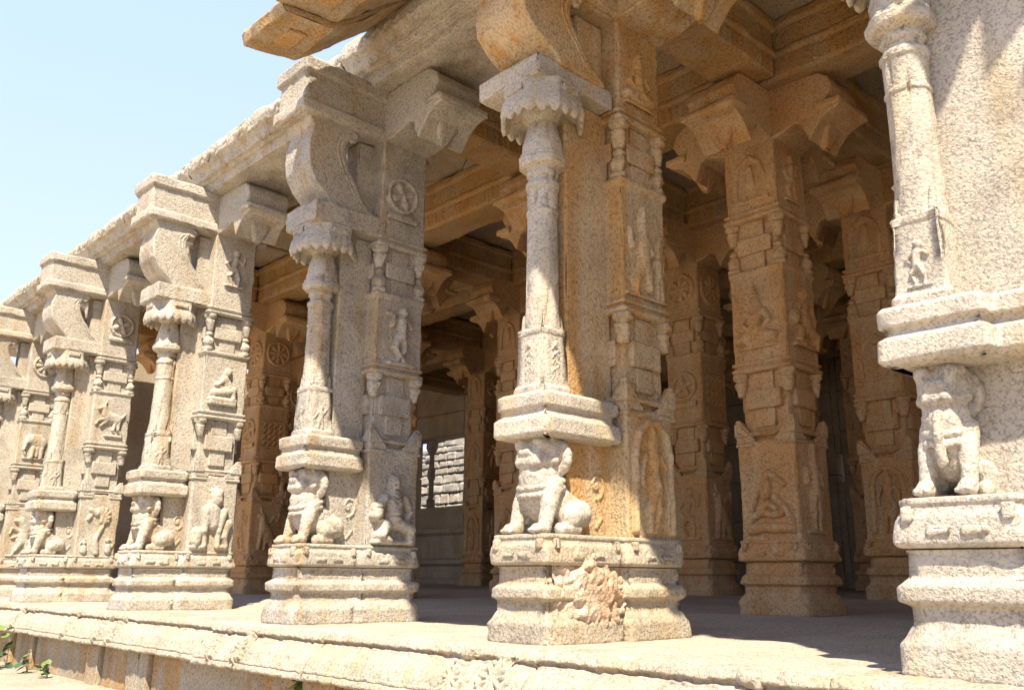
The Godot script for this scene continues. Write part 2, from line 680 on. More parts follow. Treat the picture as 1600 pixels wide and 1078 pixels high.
func figure(kind: String) -> Array:
	var o := []
	match kind:
		"standing":
			o = [[0, .79, .068, 0, .80, .068], [0, .86, .058, 0, .98, .018], [0, .68, .095, 0, .52, .068], [0, .46, .09, 0, .43, .09], [0, .72, .04, 0, .74, .04], [-.16, .03, .03, .16, .03, .03]]
			both(o, .05, .42, .062, .06, .20, .042)
			both(o, .06, .20, .042, .055, .06, .032)
			both(o, .06, .05, .03, .1, .05, .025)
			both(o, .1, .69, .042, .165, .55, .034)
			both(o, .165, .55, .034, .15, .70, .028)
			both(o, .035, .64, .035, .035, .64, .035)
		"woman":
			o = [[0, .80, .07, .01, .81, .07], [0, .88, .05, -.01, .92, .035], [0, .70, .08, .0, .58, .055], [.01, .49, .085, .02, .45, .09], [.0, .42, .075, -.06, .24, .05], [-.06, .24, .05, -.07, .05, .032], [.05, .42, .072, .04, .22, .048], [.04, .22, .048, .0, .05, .032], [-.1, .69, .036, -.16, .54, .03], [-.16, .54, .03, -.15, .44, .026], [.1, .69, .036, .17, .6, .03], [.17, .6, .03, .15, .48, .026], [-.035, .65, .036, -.035, .65, .036], [.04, .65, .036, .04, .65, .036]]
			chain(o, [[.26, .05], [.25, .3], [.24, .5], [.25, .7], [.2, .88], [.08, .98], [-.06, .98], [-.19, .88], [-.24, .7], [-.23, .5], [-.24, .3], [-.25, .05]], .042, .042)
			chain(o, [[.19, .08], [.2, .3], [.18, .46]], .03, .02)
		"seated":
			o = [[0, .72, .088, 0, .75, .088], [0, .83, .075, 0, .98, .02], [0, .57, .135, 0, .38, .11], [0, .30, .13, 0, .28, .13], [-.30, .03, .035, .30, .03, .035]]
			both(o, .1, .22, .085, .30, .17, .075)
			both(o, .30, .15, .065, .04, .11, .055)
			both(o, .15, .58, .055, .245, .42, .045)
			both(o, .245, .42, .045, .1, .30, .036)
			both(o, .09, .70, .02, .1, .62, .018)
			both(o, .05, .52, .04, .05, .52, .04)
			for q in [[-.03, .75, -.03, .75], [.03, .75, .03, .75], [-.03, .69, .03, .69], [-.08, .82, .08, .82], [-.05, .88, .05, .88], [-.1, .6, 0, .53], [0, .53, .1, .6], [-.1, .38, .1, .38]]:
				o.append([q[0], q[1], .013, q[2], q[3], .013, -.28])
		"lord":
			o = [[0.02, .80, .085, .02, .83, .085], [.02, .88, .088, .02, .92, .075], [.03, .64, .15, .03, .45, .125], [.03, .36, .14, .03, .33, .14], [-.12, .26, .1, -.2, .12, .075], [-.2, .12, .07, -.05, .06, .055], [.14, .28, .1, .32, .22, .085], [.32, .22, .08, .3, .06, .06], [-.13, .66, .062, -.25, .48, .055], [-.25, .48, .052, -.2, .34, .042], [.2, .66, .062, .3, .48, .055], [.3, .48, .052, .26, .34, .042], [-.28, .03, .045, .34, .03, .045], [-.26, .5, .09, -.28, .4, .09], [-.03, .58, .05, -.03, .58, .05], [.09, .58, .05, .09, .58, .05], [.03, .4, .06, .03, .4, .06]]
			o.append([-.01, .84, .016, -.01, .84, .016, -.35]); o.append([.05, .84, .016, .05, .84, .016, -.35]); o.append([-.01, .775, .012, .05, .775, .012, -.3])
			for q in [[-.1, .70, .03, .64], [.03, .64, .16, .70], [-.08, .66, .03, .57], [.03, .57, .14, .66], [-.09, .4, .15, .4]]:
				o.append([q[0], q[1], .012, q[2], q[3], .012, -.22])
			for q in [[-.25, .5], [.3, .5], [-.2, .36], [.26, .36]]:
				o.append([q[0] - .05, q[1], .011, q[0] + .05, q[1], .011, -.22])
		"flute":
			o = [[.05, .87, .078, .05, .89, .075], [.02, .72, .1, .03, .58, .075], [.02, .5, .09, .02, .47, .09], [.06, .44, .068, .08, .26, .05], [.08, .26, .048, -.05, .1, .034], [-.02, .44, .068, -.1, .3, .052], [-.1, .3, .05, .05, .1, .036], [-.26, .83, .022, .26, .79, .018], [-.08, .74, .042, -.16, .64, .036], [-.16, .64, .034, -.13, .79, .028], [.13, .72, .042, .19, .63, .034], [.19, .63, .034, .1, .79, .026], [-.2, .04, .045, .24, .04, .045], [-.05, .1, .035, -.13, .09, .03], [.05, .1, .035, .12, .09, .03]]
			chain(o, [[-.08, .52], [.03, .48], [.12, .52]], .016, .016)
		"deity":
			o = [[-.02, .73, .068, -.02, .75, .068], [-.02, .83, .06, -.02, .98, .016], [-.02, .61, .105, -.02, .46, .085], [-.02, .36, .1, -.02, .33, .1], [-.06, .3, .075, -.15, .16, .06], [-.15, .16, .05, -.14, .05, .04], [.03, .3, .07, .06, .12, .045], [-.1, .61, .042, -.2, .52, .036], [-.2, .52, .034, -.22, .7, .028], [.07, .61, .042, .12, .5, .036], [.12, .5, .03, .05, .44, .026], [.22, .52, .042, .22, .54, .042], [.22, .6, .035, .22, .68, .012], [.22, .43, .058, .22, .3, .05], [.2, .26, .04, .19, .06, .03], [.25, .26, .04, .26, .06, .03], [.16, .43, .026, .12, .34, .022], [.28, .43, .026, .3, .33, .022], [-.28, .02, .03, .32, .02, .03]]
			both(o, .05, .56, .03, .05, .56, .03)
		"lion":
			o = [[0.02, .86, .11, .02, .86, .11], [-.05, .92, .045, -.05, .92, .045], [.02, .94, .05, .02, .94, .05], [.09, .92, .045, .09, .92, .045], [0.02, .80, .1, .04, .78, .1], [-.08, .74, .035, .12, .74, .035], [-.03, .6, .15, .0, .4, .1], [-.12, .6, .09, -.14, .3, .06], [-.14, .3, .055, -.12, .08, .05], [.17, .6, .075, .1, .3, .055], [.1, .3, .05, .1, .08, .05], [.26, .42, .075, .2, .22, .07], [.2, .22, .06, .24, .07, .045], [-.25, .26, .1, -.26, .14, .09], [-.12, .06, .045, -.2, .05, .045], [.1, .06, .045, .24, .05, .04], [-.27, .05, .05, -.3, .05, .04]]
		"recline":
			o = [[.1, .85, .1, .08, .8, .1], [.02, .66, .1, .12, .5, .12], [.0, .62, .08, -.16, .5, .06], [-.16, .5, .05, .02, .42, .045], [-.2, .3, .11, .1, .34, .12], [.1, .34, .12, .26, .42, .1], [.26, .42, .09, .26, .2, .07], [-.3, .14, .08, .3, .14, .08], [-.3, .05, .07, .3, .05, .07]]
		"horse":
			o = [[-.08, .55, .15, .16, .5, .13], [-.14, .6, .11, -.2, .78, .07], [-.2, .8, .07, -.32, .74, .045], [-.18, .86, .03, -.14, .94, .015], [-.14, .48, .06, -.3, .44, .04], [-.3, .44, .038, -.36, .34, .03], [-.1, .44, .055, -.24, .3, .035], [.2, .42, .07, .2, .24, .045], [.2, .24, .04, .3, .12, .03], [.12, .42, .06, .08, .22, .04], [.08, .22, .035, .18, .1, .03], [.26, .54, .04, .36, .66, .03], [.36, .66, .03, .42, .5, .02], [-.1, .06, .04, .3, .06, .04]]
		"elephant":
			o = [[.08, .6, .24, .16, .56, .22], [-.12, .66, .17, -.14, .64, .16], [-.24, .54, .08, -.3, .3, .05], [-.3, .3, .045, -.24, .16, .04], [-.02, .36, .09, -.05, .08, .07], [.22, .36, .09, .22, .08, .07], [.1, .36, .08, .1, .12, .06], [-.08, .7, .09, -.03, .6, .08], [-.3, .03, .03, .34, .03, .03]]
		"tree":
			o = [[.02, .03, .06, -.02, .3, .055], [-.02, .3, .052, .08, .52, .045], [.08, .52, .04, .14, .7, .03], [-.22, .07, .07, -.22, .12, .06], [-.22, .22, .045, -.22, .22, .045], [.24, .08, .07, .24, .16, .065], [.22, .28, .05, .22, .28, .05]]
			for i in 6:
				o.append([.05, .62 + .02 * i, .03, .06 + .14 * cos(-.6 + i * .55), .74 + .16 * sin(-.6 + i * .55), .045])
			chain(o, [[.3, .14], [.34, .22], [.28, .3]], .025, .02)
			chain(o, [[-.28, .1], [-.3, .2], [-.22, .28]], .02, .018)
			o.append([-.05, .8, .07, -.16, .86, .05])
			o.append([-.16, .74, .05, -.2, .68, .04])
		"deer":
			o = [[-.02, .5, .15, .08, .3, .16], [-.06, .6, .1, -.1, .78, .07], [-.1, .8, .075, -.17, .8, .05], [-.12, .88, .025, -.15, .99, .015], [-.1, .45, .07, -.16, .06, .04], [.02, .36, .07, -.02, .06, .04], [.16, .24, .1, .18, .06, .045], [.1, .66, .03, .2, .8, .03], [.2, .8, .03, .3, .7, .025], [.3, .7, .025, .32, .86, .02], [-.26, .03, .03, .3, .03, .03]]
		"rearing":
			o = [[.02, .4, .14, .06, .62, .13], [.04, .68, .1, -.04, .82, .09], [-.04, .84, .085, -.16, .84, .05], [-.06, .6, .055, -.22, .66, .04], [-.22, .66, .035, -.26, .54, .03], [-.04, .5, .05, -.2, .44, .035], [.0, .34, .08, -.1, .16, .05], [-.1, .16, .045, -.16, .05, .035], [.12, .34, .08, .16, .14, .05], [.16, .14, .045, .1, .05, .035], [-.28, .03, .03, .28, .03, .03]]
			chain(o, [[.18, .4], [.3, .5], [.28, .66], [.2, .7]], .03, .02)
		"mound":
			o = [[0, .86, .06, .02, .9, .06], [-.02, .72, .085, -.04, .58, .075], [.04, .88, .05, .16, .8, .05], [.16, .8, .045, .26, .72, .04]]
			chain(o, [[-.32, .08], [-.3, .3], [-.22, .52], [-.1, .72]], .045, .05)
			chain(o, [[.36, .08], [.36, .2], [.26, .4], [.1, .56]], .045, .05)
			chain(o, [[-.26, .28], [-.1, .34], [.06, .3], [.2, .32]], .06, .05)
			chain(o, [[-.3, .1], [-.1, .14], [.12, .12], [.32, .12]], .08, .07)
			o.append([-.06, .44, .06, -.14, .4, .06])
			o.append([.0, .46, .05, .1, .4, .045])
		"medallion":
			for i in 20:
				var a := TAU * i / 20
				var b := TAU * (i + 1) / 20
				o.append([.4 * cos(a), .5 + .4 * sin(a), .055, .4 * cos(b), .5 + .4 * sin(b), .055])
			for i in 8:
				var a := TAU * i / 8
				o.append([.12 * cos(a), .5 + .12 * sin(a), .05, .27 * cos(a), .5 + .27 * sin(a), .085])
			o.append([0, .5, .1, 0, .5, .1])
		"plaque":
			for i in 5:
				o.append([-.45, .05 + .225 * i, .02, .45, .05 + .225 * i, .02, .5])
			for i in 4:
				for j in 4:
					var x := -.33 + .22 * i
					var y := .17 + .22 * j
					o.append([x - .07, y - .06, .045, x + .07, y + .07, .045])
					o.append([x - .06, y + .07, .035, x + .02, y + .0, .035])
			chain(o, [[-.47, .03], [.47, .03], [.47, .97], [-.47, .97], [-.47, .03]], .035, .035)
		"rosette":
			for i in 9:
				var a := TAU * i / 9 - 1.2
				o.append([.12 * cos(a), .46 + .12 * sin(a), .05, .34 * cos(a), .46 + .32 * sin(a), .075])
				o.append([.34 * cos(a + .3), .46 + .33 * sin(a + .3), .06, .40 * cos(a + .45), .46 + .40 * sin(a + .45), .05])
			o.append([0, .46, .09, 0, .46, .09])
			o.append([-.1, .94, .09, .1, .94, .09])
			o.append([0, .84, .06, 0, .7, .05])
		"vine":
			for i in 5:
				var y := .1 + .17 * i
				var s := -1.0 if i % 2 else 1.0
				chain(o, [[-.02 * s, y - .08], [.1 * s, y], [.08 * s, y + .07], [.0, y + .05]], .03, .025)
				o.append([-.1 * s, y + .02, .035, -.06 * s, y + .09, .03])
			o.append([0, .9, .06, 0, .98, .03])
		"wheel":
			for i in 16:
				var a := TAU * i / 16
				var b := TAU * (i + 1) / 16
				o.append([.36 * cos(a), .58 + .36 * sin(a), .05, .36 * cos(b), .58 + .36 * sin(b), .05])
			for i in 4:
				var a := TAU * i / 4 + .4
				o.append([0, .58, .05, .22 * cos(a), .58 + .22 * sin(a), .09])
			o.append([-.34, .08, .09, .34, .08, .09])
		"dancer":
			o = [[.02, .85, .08, .02, .88, .08], [0, .7, .09, -.03, .55, .07], [-.03, .48, .09, -.02, .45, .09], [-.02, .42, .07, -.14, .28, .05], [-.14, .28, .045, -.06, .08, .035], [.03, .42, .07, .1, .24, .05], [.1, .24, .045, .1, .06, .035], [.08, .72, .04, .2, .62, .035], [.2, .62, .03, .24, .8, .025], [-.1, .7, .04, -.22, .58, .035], [-.22, .58, .03, -.12, .48, .025], [-.2, .03, .04, .22, .03, .04]]
		"scroll":
			var pts := []
			for i in 18:
				var a := -1.6 + i * .42
				var r := .17 - .008 * i
				pts.append([r * cos(a) + .0, .62 + r * sin(a) * 1.2])
			chain(o, [[-.02, .02], [.1, .16], [.06, .3], [.0, .42]], .035, .03)
			chain(o, pts, .032, .022)
			o.append([0, .62, .04, 0, .62, .04])
		"small":
			o = [[0, .84, .1, 0, .86, .1], [0, .66, .14, 0, .42, .12], [-.06, .34, .09, -.1, .05, .06], [.06, .34, .09, .1, .05, .06], [-.14, .66, .06, -.26, .46, .05], [.14, .66, .06, .24, .82, .05]]
		"arch":
			chain(o, [[-.3, .1], [-.32, .5], [-.22, .8], [0, .95], [.22, .8], [.32, .5], [.3, .1]], .05, .05)
			o.append([-.36, .05, .05, .36, .05, .05])
			o.append([0, .4, .12, 0, .55, .1])
			o.append([0, .66, .09, 0, .7, .08])
	return o

func carve(parent: Node, called: String, kind: String, frame: Transform3D, h: float, high: float, style: String, wide := 0.78, res := 0.0085) -> void:
	var st := []
	for s in figure(kind):
		var q := [s[0] * h, s[1] * h, s[2] * h, s[3] * h, s[4] * h, s[5] * h]
		if s.size() > 6:
			q.append(s[6])
		st.append(q)
	var mb := MB.new()
	relief(mb, frame, h * wide, h * 1.06, res, st, high * 1.25)
	part(called, mb, style, parent, smooth_stone)

# ------------------------------------------------------------------ pieces of a pillar
func pot(style: String, up: bool) -> ArrayMesh:
	var mb := MB.new()
	if up:
		sweep(mb, gon(8, .03), [Vector2(.045, 0), Vector2(.045, .035), Vector2(.015, .05), Vector2(.035, .08), Vector2(.04, .12), Vector2(.02, .16), Vector2(.005, .18), Vector2(.02, .20), Vector2(.0, .235)], .05, .004, true, true, .006)
	else:
		sweep(mb, gon(8, .03), [Vector2(-.01, -.215), Vector2(.012, -.205), Vector2(.035, -.10), Vector2(.038, -.085), Vector2(.02, -.07), Vector2(.03, -.055), Vector2(.05, -.04), Vector2(.05, 0)], .05, .004, true, true, .006)
	return to_mesh(mb, style)

func chevron(style: String, back := 1.0) -> ArrayMesh:
	# a leaf-shaped gable rising at a corner, one wing on each face
	var mb := MB.new()
	var fx := Transform3D(Basis(Vector3(0, 0, -back), Vector3.UP, Vector3(back, 0, 0)), Vector3(.0, 0, 0))
	var fz := Transform3D(Basis(Vector3(-1, 0, 0), Vector3.UP, Vector3(0, 0, -1)), Vector3(0, 0, .0))
	rbox(mb, Vector3(-.004, .085, -.004), Vector3(.066, .25, .066), .012, .004, .06, Vector2(.7, .7))
	for q in [[[Vector2(-.025, .0), Vector2(.165, .0), Vector2(.165, .03), Vector2(.145, .045), Vector2(.03, .20), Vector2(-.025, .215)], .05], [[Vector2(-.035, .055), Vector2(.10, .055), Vector2(.11, .075), Vector2(.02, .165), Vector2(-.035, .18)], .075], [[Vector2(-.03, -.035), Vector2(.15, -.035), Vector2(.15, -.008), Vector2(-.03, -.008)], .066]]:
		prism(mb, q[0], q[1], fx, .008, .004, .06)
		prism(mb, q[0], q[1] - .002, fz, .008, .004, .06)
	return to_mesh(mb, style)

# the square decorated shaft with its blocks, bands, pots and gables; lv: y of [bottom, gable, band 3, band 2, band 1, top]
func square_shaft(t: Node3D, cx: float, cz: float, hw: float, style: String, lv: Array, figs: Dictionary, corners: Array) -> void:
	var y0: float = lv[0]
	var yg: float = lv[1]
	var b3: float = lv[2]
	var b2: float = lv[3]
	var b1: float = lv[4]
	var yt: float = lv[5]
	var mb := MB.new()
	rbox(mb, Vector3(cx, (y0 + yg) * .5 - .02, cz), Vector3(hw * 2, yg - y0 + .08, hw * 2), .016, .007, .075)
	part("lower_block", mb, style, t)
	mb = MB.new()
	rbox(mb, Vector3(cx, (b3 + b2) * .5 - .01, cz), Vector3(hw * 1.96, b2 - b3 + .02, hw * 1.96), .016, .007, .075)
	part("middle_block", mb, style, t)
	mb = MB.new()
	rbox(mb, Vector3(cx, (b1 + yt) * .5, cz), Vector3(hw * 1.92, yt - b1 + .03, hw * 1.92), .018, .008, .075)
	part("upper_block", mb, style, t)
	mb = MB.new()
	rbox(mb, Vector3(cx, (yg + yt) * .5 - .1, cz), Vector3(hw * 1.62, yt - yg - .1, hw * 1.62), .012, .006, .08)
	part("core", mb, style, t)
	for y in [b3 - .10, b2 - .02, b1 - .10]:
		mb = MB.new()
		var up: bool = y == b2 - .02
		var pr := [Vector2(-.05, 0), Vector2(.018, .006), Vector2(.034, .026), Vector2(.030, .045), Vector2(-.002, .055), Vector2(-.002, .07), Vector2(.020, .08), Vector2(.020, .105), Vector2(-.05, .11)]
		if up:
			pr = [Vector2(-.05, -.005), Vector2(.0, .0), Vector2(.006, .02), Vector2(.022, .035), Vector2(.022, .065), Vector2(.006, .075), Vector2(-.05, .08)]
		sweep(mb, rect(hw * .98, cz - hw * .98, cz + hw * .98, cx), [] + pr, .075, .004, true, true, .012, Vector3(0, y, 0))
		part("band", mb, style, t)
	# the stepped pieces on each face between the bands
	var worn := wear
	wear = .007
	for zone in [[yg + .14, b3 - .10], [b2 + .06, b1 - .10]]:
		var h: float = (zone[1] - zone[0]) / 3.0
		for i in 3:
			var hx: float = hw * (.62 if i == 1 else .36)
			var proud: float = hw * (.975 if i == 1 else .895)
			mb = MB.new()
			rbox(mb, Vector3(cx, zone[0] + h * (i + .5), cz), Vector3(hx * 2, h + .004, proud * 2), .007, .004, .07)
			rbox(mb, Vector3(cx, zone[0] + h * (i + .5), cz), Vector3(proud * 2 - .004, h + .002, hx * 2 - .004), .007, .004, .07)
			part("stepped_block", mb, style, t)
	wear = worn
	# pots and gables stand at the corners
	var hang := pot(style, false)
	var bulb := pot(style, true)
	var gable := {}
	for c in corners:
		var x: float = cx + c.x * (hw * .83)
		var z: float = cz + c.y * (hw * .83)
		put_mesh("hanging_pot", hang, t, Transform3D(Basis.IDENTITY, Vector3(x, b3 - .095, z)))
		put_mesh("hanging_pot", hang, t, Transform3D(Basis.IDENTITY, Vector3(x, b1 - .095, z)))
		put_mesh("upright_pot", bulb, t, Transform3D(Basis.IDENTITY, Vector3(x, b2 + .05, z)))
		var turn := Basis.IDENTITY
		if c == Vector2(1, -1): turn = Basis(Vector3.UP, PI * .5)
		if c == Vector2(-1, 1): turn = Basis(Vector3.UP, -PI * .5)
		if c == Vector2(-1, -1): turn = Basis(Vector3.UP, PI)
		if not gable.has(0):
			gable[0] = chevron(style)
		put_mesh("corner_gable", gable[0], t, Transform3D(turn, Vector3(cx + c.x * hw * .94, yg, cz + c.y * hw * .94)))
	for s in [[1, 0], [0, 1]]:
		mb = MB.new()
		var sz := Vector3(.05 if s[0] else hw * 1.2, .035, .05 if s[1] else hw * 1.2)
		rbox(mb, Vector3(cx + s[0] * hw * .97, yg + .075, cz + s[1] * hw * .97), sz, .015, .004, .06)
		part("cord_moulding", mb, style, t)
	for k in figs:
		var f: Array = figs[k]
		var fr := face_x(cx + hw * .985, f[1], cz + f[3]) if k.begins_with("x") else face_z(cx + f[3], f[1], cz + hw * .985)
		carve(t, "carved_figure", f[0], fr, f[2], f[4] if f.size() > 4 else .035, style, .9 if f[0] in ["recline", "mound", "plaque", "medallion", "horse", "elephant"] else .78)

func base_profile() -> Array:
	return [Vector2(.03, 0), Vector2(.036, .012), Vector2(.034, .115), Vector2(.02, .14), Vector2(-.004, .175), Vector2(-.014, .19), Vector2(-.014, .248), Vector2(.018, .264), Vector2(.024, .272), Vector2(.024, .322), Vector2(.012, .336), Vector2(-.02, .355), Vector2(-.022, .445), Vector2(-.008, .455), Vector2(-.06, .458)]

func pillar_base(t: Node3D, plan: Array, style: String, k := 1.0) -> void:
	var mb := MB.new()
	var pr := []
	for p in base_profile():
		pr.append(Vector2(p.x, p.y * k))
	sweep(mb, plan, pr, .06, .010, true, false, .018)
	part("base_moulding", mb, style, t)
	mb = MB.new()
	sweep(mb, plan, [Vector2(-.03, .459 * k), Vector2(.012, .463 * k), Vector2(.026, .478 * k), Vector2(.026, .50 * k), Vector2(.018, .575 * k), Vector2(.0, .60 * k), Vector2(-.002, .615 * k), Vector2(.008, .625 * k), Vector2(.004, .645 * k), Vector2(-.03, .65 * k)], .05, .008, true, false, .016)
	part("dado", mb, style, t)
	var n := plan.size()
	for i in n:
		var a: Vector2 = plan[i]
		var b: Vector2 = plan[(i + 1) % n]
		var l := (b - a).length()
		if l < .3 or l > 1.0 or (a.y + b.y) * .5 < -1.1 or (a.x + b.x) * .5 < -.15:
			continue
		for q in [.1, .36, .64, .9]:
			var p := a.lerp(b, q)
			var nx := Vector2(-(b - a).y, (b - a).x).normalized() * -1.0
			if nx.y < -.5 or nx.x < -.5:
				nx = -nx
			mb = MB.new()
			var w := .05 if q < .2 or q > .8 else .11
			rbox(mb, Vector3(p.x, (.585 if w < .1 else .52) * k, p.y) + Vector3(nx.x, 0, nx.y) * .012, Vector3(w if absf(nx.y) > .5 else .05, .07 if w < .1 else .045, w if absf(nx.x) > .5 else .05), .012, .005, .04)
			part("dado_tab", mb, style, t)

func lion_bones(tall: bool, tongue: bool) -> Array:
	# a squatting lion, .62 high, looking along +z: upright chest, heavy mane, goggle eyes and a grinning mouth
	var o := []
	var h := .50
	o.append([0, .15, -.17, .13, 0, .22, -.03, .135])
	o.append([0, .20, .03, .125, 0, .33, .07, .13])
	o.append([0, .36, .07, .135, 0, h, .05, .125])
	o.append([0, h + .05, .07, .10, 0, h - .02, .11, .10])
	o.append([-.05, h - .01, .140, .070, .05, h - .01, .140, .070])         # muzzle
	o.append([-.03, h + .018, .200, .028, .03, h + .018, .200, .028])        # nose
	o.append([-.135, h - .035, .09, .028, -.06, h - .045, .185, .034])       # upper lip
	o.append([.135, h - .035, .09, .028, .06, h - .045, .185, .034])
	o.append([-.06, h - .045, .185, .034, .06, h - .045, .185, .034])
	o.append([-.115, h - .125, .09, .026, -.045, h - .14, .165, .028])       # lower jaw
	o.append([.115, h - .125, .09, .026, .045, h - .14, .165, .028])
	o.append([-.045, h - .14, .165, .028, .045, h - .14, .165, .028])
	o.append([0, h - .10, .07, .085, 0, h - .10, .08, .085])
	o.append([-.06, h + .03, .05, .105, .06, h + .03, .05, .105])            # broad skull
	for q in 4:                                                             # teeth
		o.append([-.045 + .03 * q, h - .085, .178, .012, -.045 + .03 * q, h - .10, .175, .009])
	for s in [-1.0, 1.0]:
		o.append([s * .078, h + .075, .140, .056, s * .078, h + .078, .150, .052])   # eye
		o.append([s * .02, h + .125, .14, .018, s * .13, h + .10, .10, .018])         # brow
		o.append([s * .10, .31, .07, .068, s * .118, .18, .12, .054])
		o.append([s * .118, .18, .12, .052, s * .118, .05, .155, .044])
		o.append([s * .118, .035, .16, .044, s * .118, .032, .215, .042])
		o.append([s * .115, .14, -.14, .095, s * .14, .11, -.05, .078])
		o.append([s * .15, .04, -.08, .045, s * .15, .035, .05, .04])
		for q in 3:
			o.append([s * .118 + (q - 1) * .03, .026, .225, .019, s * .118 + (q - 1) * .032, .024, .25, .015])
	for i in 28:
		var low: float = .03 if i >= 14 else .0
		var a := TAU * (i % 14) / 14
		var b := TAU * (i % 14 + 1) / 14
		o.append([.145 * cos(a), h - .175 - low * 1.5 - .04 * sin(a), .06 + .13 * sin(a), .017, .145 * cos(b), h - .175 - low * 1.5 - .04 * sin(b), .06 + .13 * sin(b), .017])
	for i in 10:                                                                   # mane behind the face
		var a := PI * (i - 2.5) / 9.0
		var b := PI * (i - 1.5) / 9.0
		o.append([.175 * cos(a), h - .01 + .12 * sin(a), .01, .030, .175 * cos(b), h - .01 + .12 * sin(b), .01, .030])
	if tongue:
		o.append([0, h - .13, .225, .020, 0, .27, .222, .024])
		o.append([0, .27, .222, .024, 0, .16, .19, .032])
	return o

func lion_mesh(key: String, style: String, tall: bool, tongue: bool, at: Transform3D) -> ArrayMesh:
	var mb := MB.new()
	blob(mb, lion_bones(tall, tongue), .0095, at, .009, .0030)
	return to_mesh(mb, style)

func frill(mb: MB, cz: float, y0: float, y1: float, rin: float, half: float, cx := 0.0, deep := .035) -> void:
	# a flaring lotus cap whose hanging edge is scalloped
	var m := 112
	var sq := func(a: float, h: float) -> Vector2:
		var c := Vector2(sin(a), cos(a))
		var k := h / maxf(maxf(absf(c.x), absf(c.y)), (absf(c.x) + absf(c.y)) * .70)
		return c * k
	var start := mb.v.size()
	var hgt := y1 - y0
	var rows := 9
	for r in rows:
		for i in m:
			var a := TAU * i / m
			var sc := absf(sin(a * 10.0))
			var p: Vector2
			var y: float
			match r:
				0: p = Vector2(sin(a), cos(a)) * rin; y = y0 + .0
				1: p = sq.call(a, lerpf(rin, half, .35)); y = y0 + hgt * .34
				2: p = sq.call(a, lerpf(rin, half, .80)); y = y0 + hgt * .30
				3: p = sq.call(a, half * .90); y = y0 + deep * (1.0 - sc) - .004
				4: p = sq.call(a, half * .985); y = y0 + deep * (1.0 - sc) - .008
				5: p = sq.call(a, half + .004 + .006 * sc); y = y0 + deep * (1.2 - sc * .7) + .02
				6: p = sq.call(a, half - .006); y = y0 + hgt * .52
				7: p = sq.call(a, half - .018); y = y0 + hgt * .58
				_: p = sq.call(a, half - .012); y = y1
			var w := Vector3(cx + p.x, y, cz + p.y)
			var k := rough(w, .004)
			mb.v.append(w + Vector3(p.x, 0, p.y).normalized() * k)
	for r in rows - 1:
		for i in m:
			var a := start + r * m + i
			var b := start + r * m + (i + 1) % m
			mb.quad(a, a + m, b + m, b)

func colonnette(t: Node3D, cz: float, y0: float, ytop: float, style: String, cx := 0.0, k := 1.0) -> void:
	# y0: top of the lion's slab; ytop: underside of the abacus
	var mb := MB.new()
	var yp := y0 + .45
	sweep(mb, rect(.135 * k, cz - .135 * k, cz + .135 * k, cx), [Vector2(-.03, y0 - .01), Vector2(.006, y0 + .01), Vector2(.008, y0 + .05), Vector2(-.006, y0 + .065), Vector2(-.02, y0 + .40), Vector2(-.014, y0 + .41), Vector2(-.012, y0 + .44), Vector2(-.025, yp), Vector2(-.05, yp + .02)], .06, .006, true, false, .014)
	part("colonnette_pedestal", mb, style, t)
	mb = MB.new()
	var n := ytop - .67
	var o := gon(8, .10, cx, cz)
	var e := (k - 1.0) * .1 - .05
	sweep(mb, o, [Vector2(.068 + e, yp - .02), Vector2(.064 + e, yp + .05), Vector2(.053 + e, n - .26), Vector2(.060 + e, n - .255), Vector2(.060 + e, n - .235), Vector2(.053 + e, n - .23), Vector2(.056 + e, n - .07), Vector2(.066 + e, n - .065), Vector2(.066 + e, n - .03), Vector2(.045 + e, n - .01), Vector2(.042 + e, n + .03)], .07, .003, false, false, .006)
	part("colonnette_shaft", mb, style, t)
	for c in [Vector2(1, 1), Vector2(-1, 1), Vector2(1, -1)]:
		mb = MB.new()
		rbox(mb, Vector3(cx + c.x * .085 * k, yp + .045, cz + c.y * .085 * k), Vector3(.05, .13, .05), .018, .004, .05, Vector2(.35, .35))
		part("pedestal_leaf", mb, style, t)
	mb = MB.new()
	sweep(mb, gon(8, .10, cx, cz), [Vector2(.035 + e, n + .01), Vector2(.062 + e, n + .035), Vector2(.056 + e, n + .06), Vector2(.05 + e, n + .075), Vector2(.10 + e, n + .09), Vector2(.113 + e, n + .105), Vector2(.115 + e, n + .15), Vector2(.103 + e, n + .158), Vector2(.103 + e, n + .18), Vector2(.092 + e, n + .188), Vector2(.088 + e, n + .26), Vector2(.07 + e, n + .34), Vector2(.05 + e, n + .42), Vector2(.045 + e, n + .48)], .06, .004, true, true, .006)
	part("bell_capital", mb, style, t)
	mb = MB.new()
	frill(mb, cz, ytop - .26, ytop, .13 + e, .285 * k, cx, .045)
	part("scalloped_cap", mb, style, t)
	# little sunk-looking tablets on the scalloped cap
	for s in [[0, 1], [1, 0]]:
		mb = MB.new()
		var d := .268 * k
		rbox(mb, Vector3(cx + s[0] * d, ytop - .055, cz + s[1] * d), Vector3(.03 if s[0] else .17, .06, .03 if s[1] else .17), .01, .003, .05)
		part("tablet", mb, style, t)

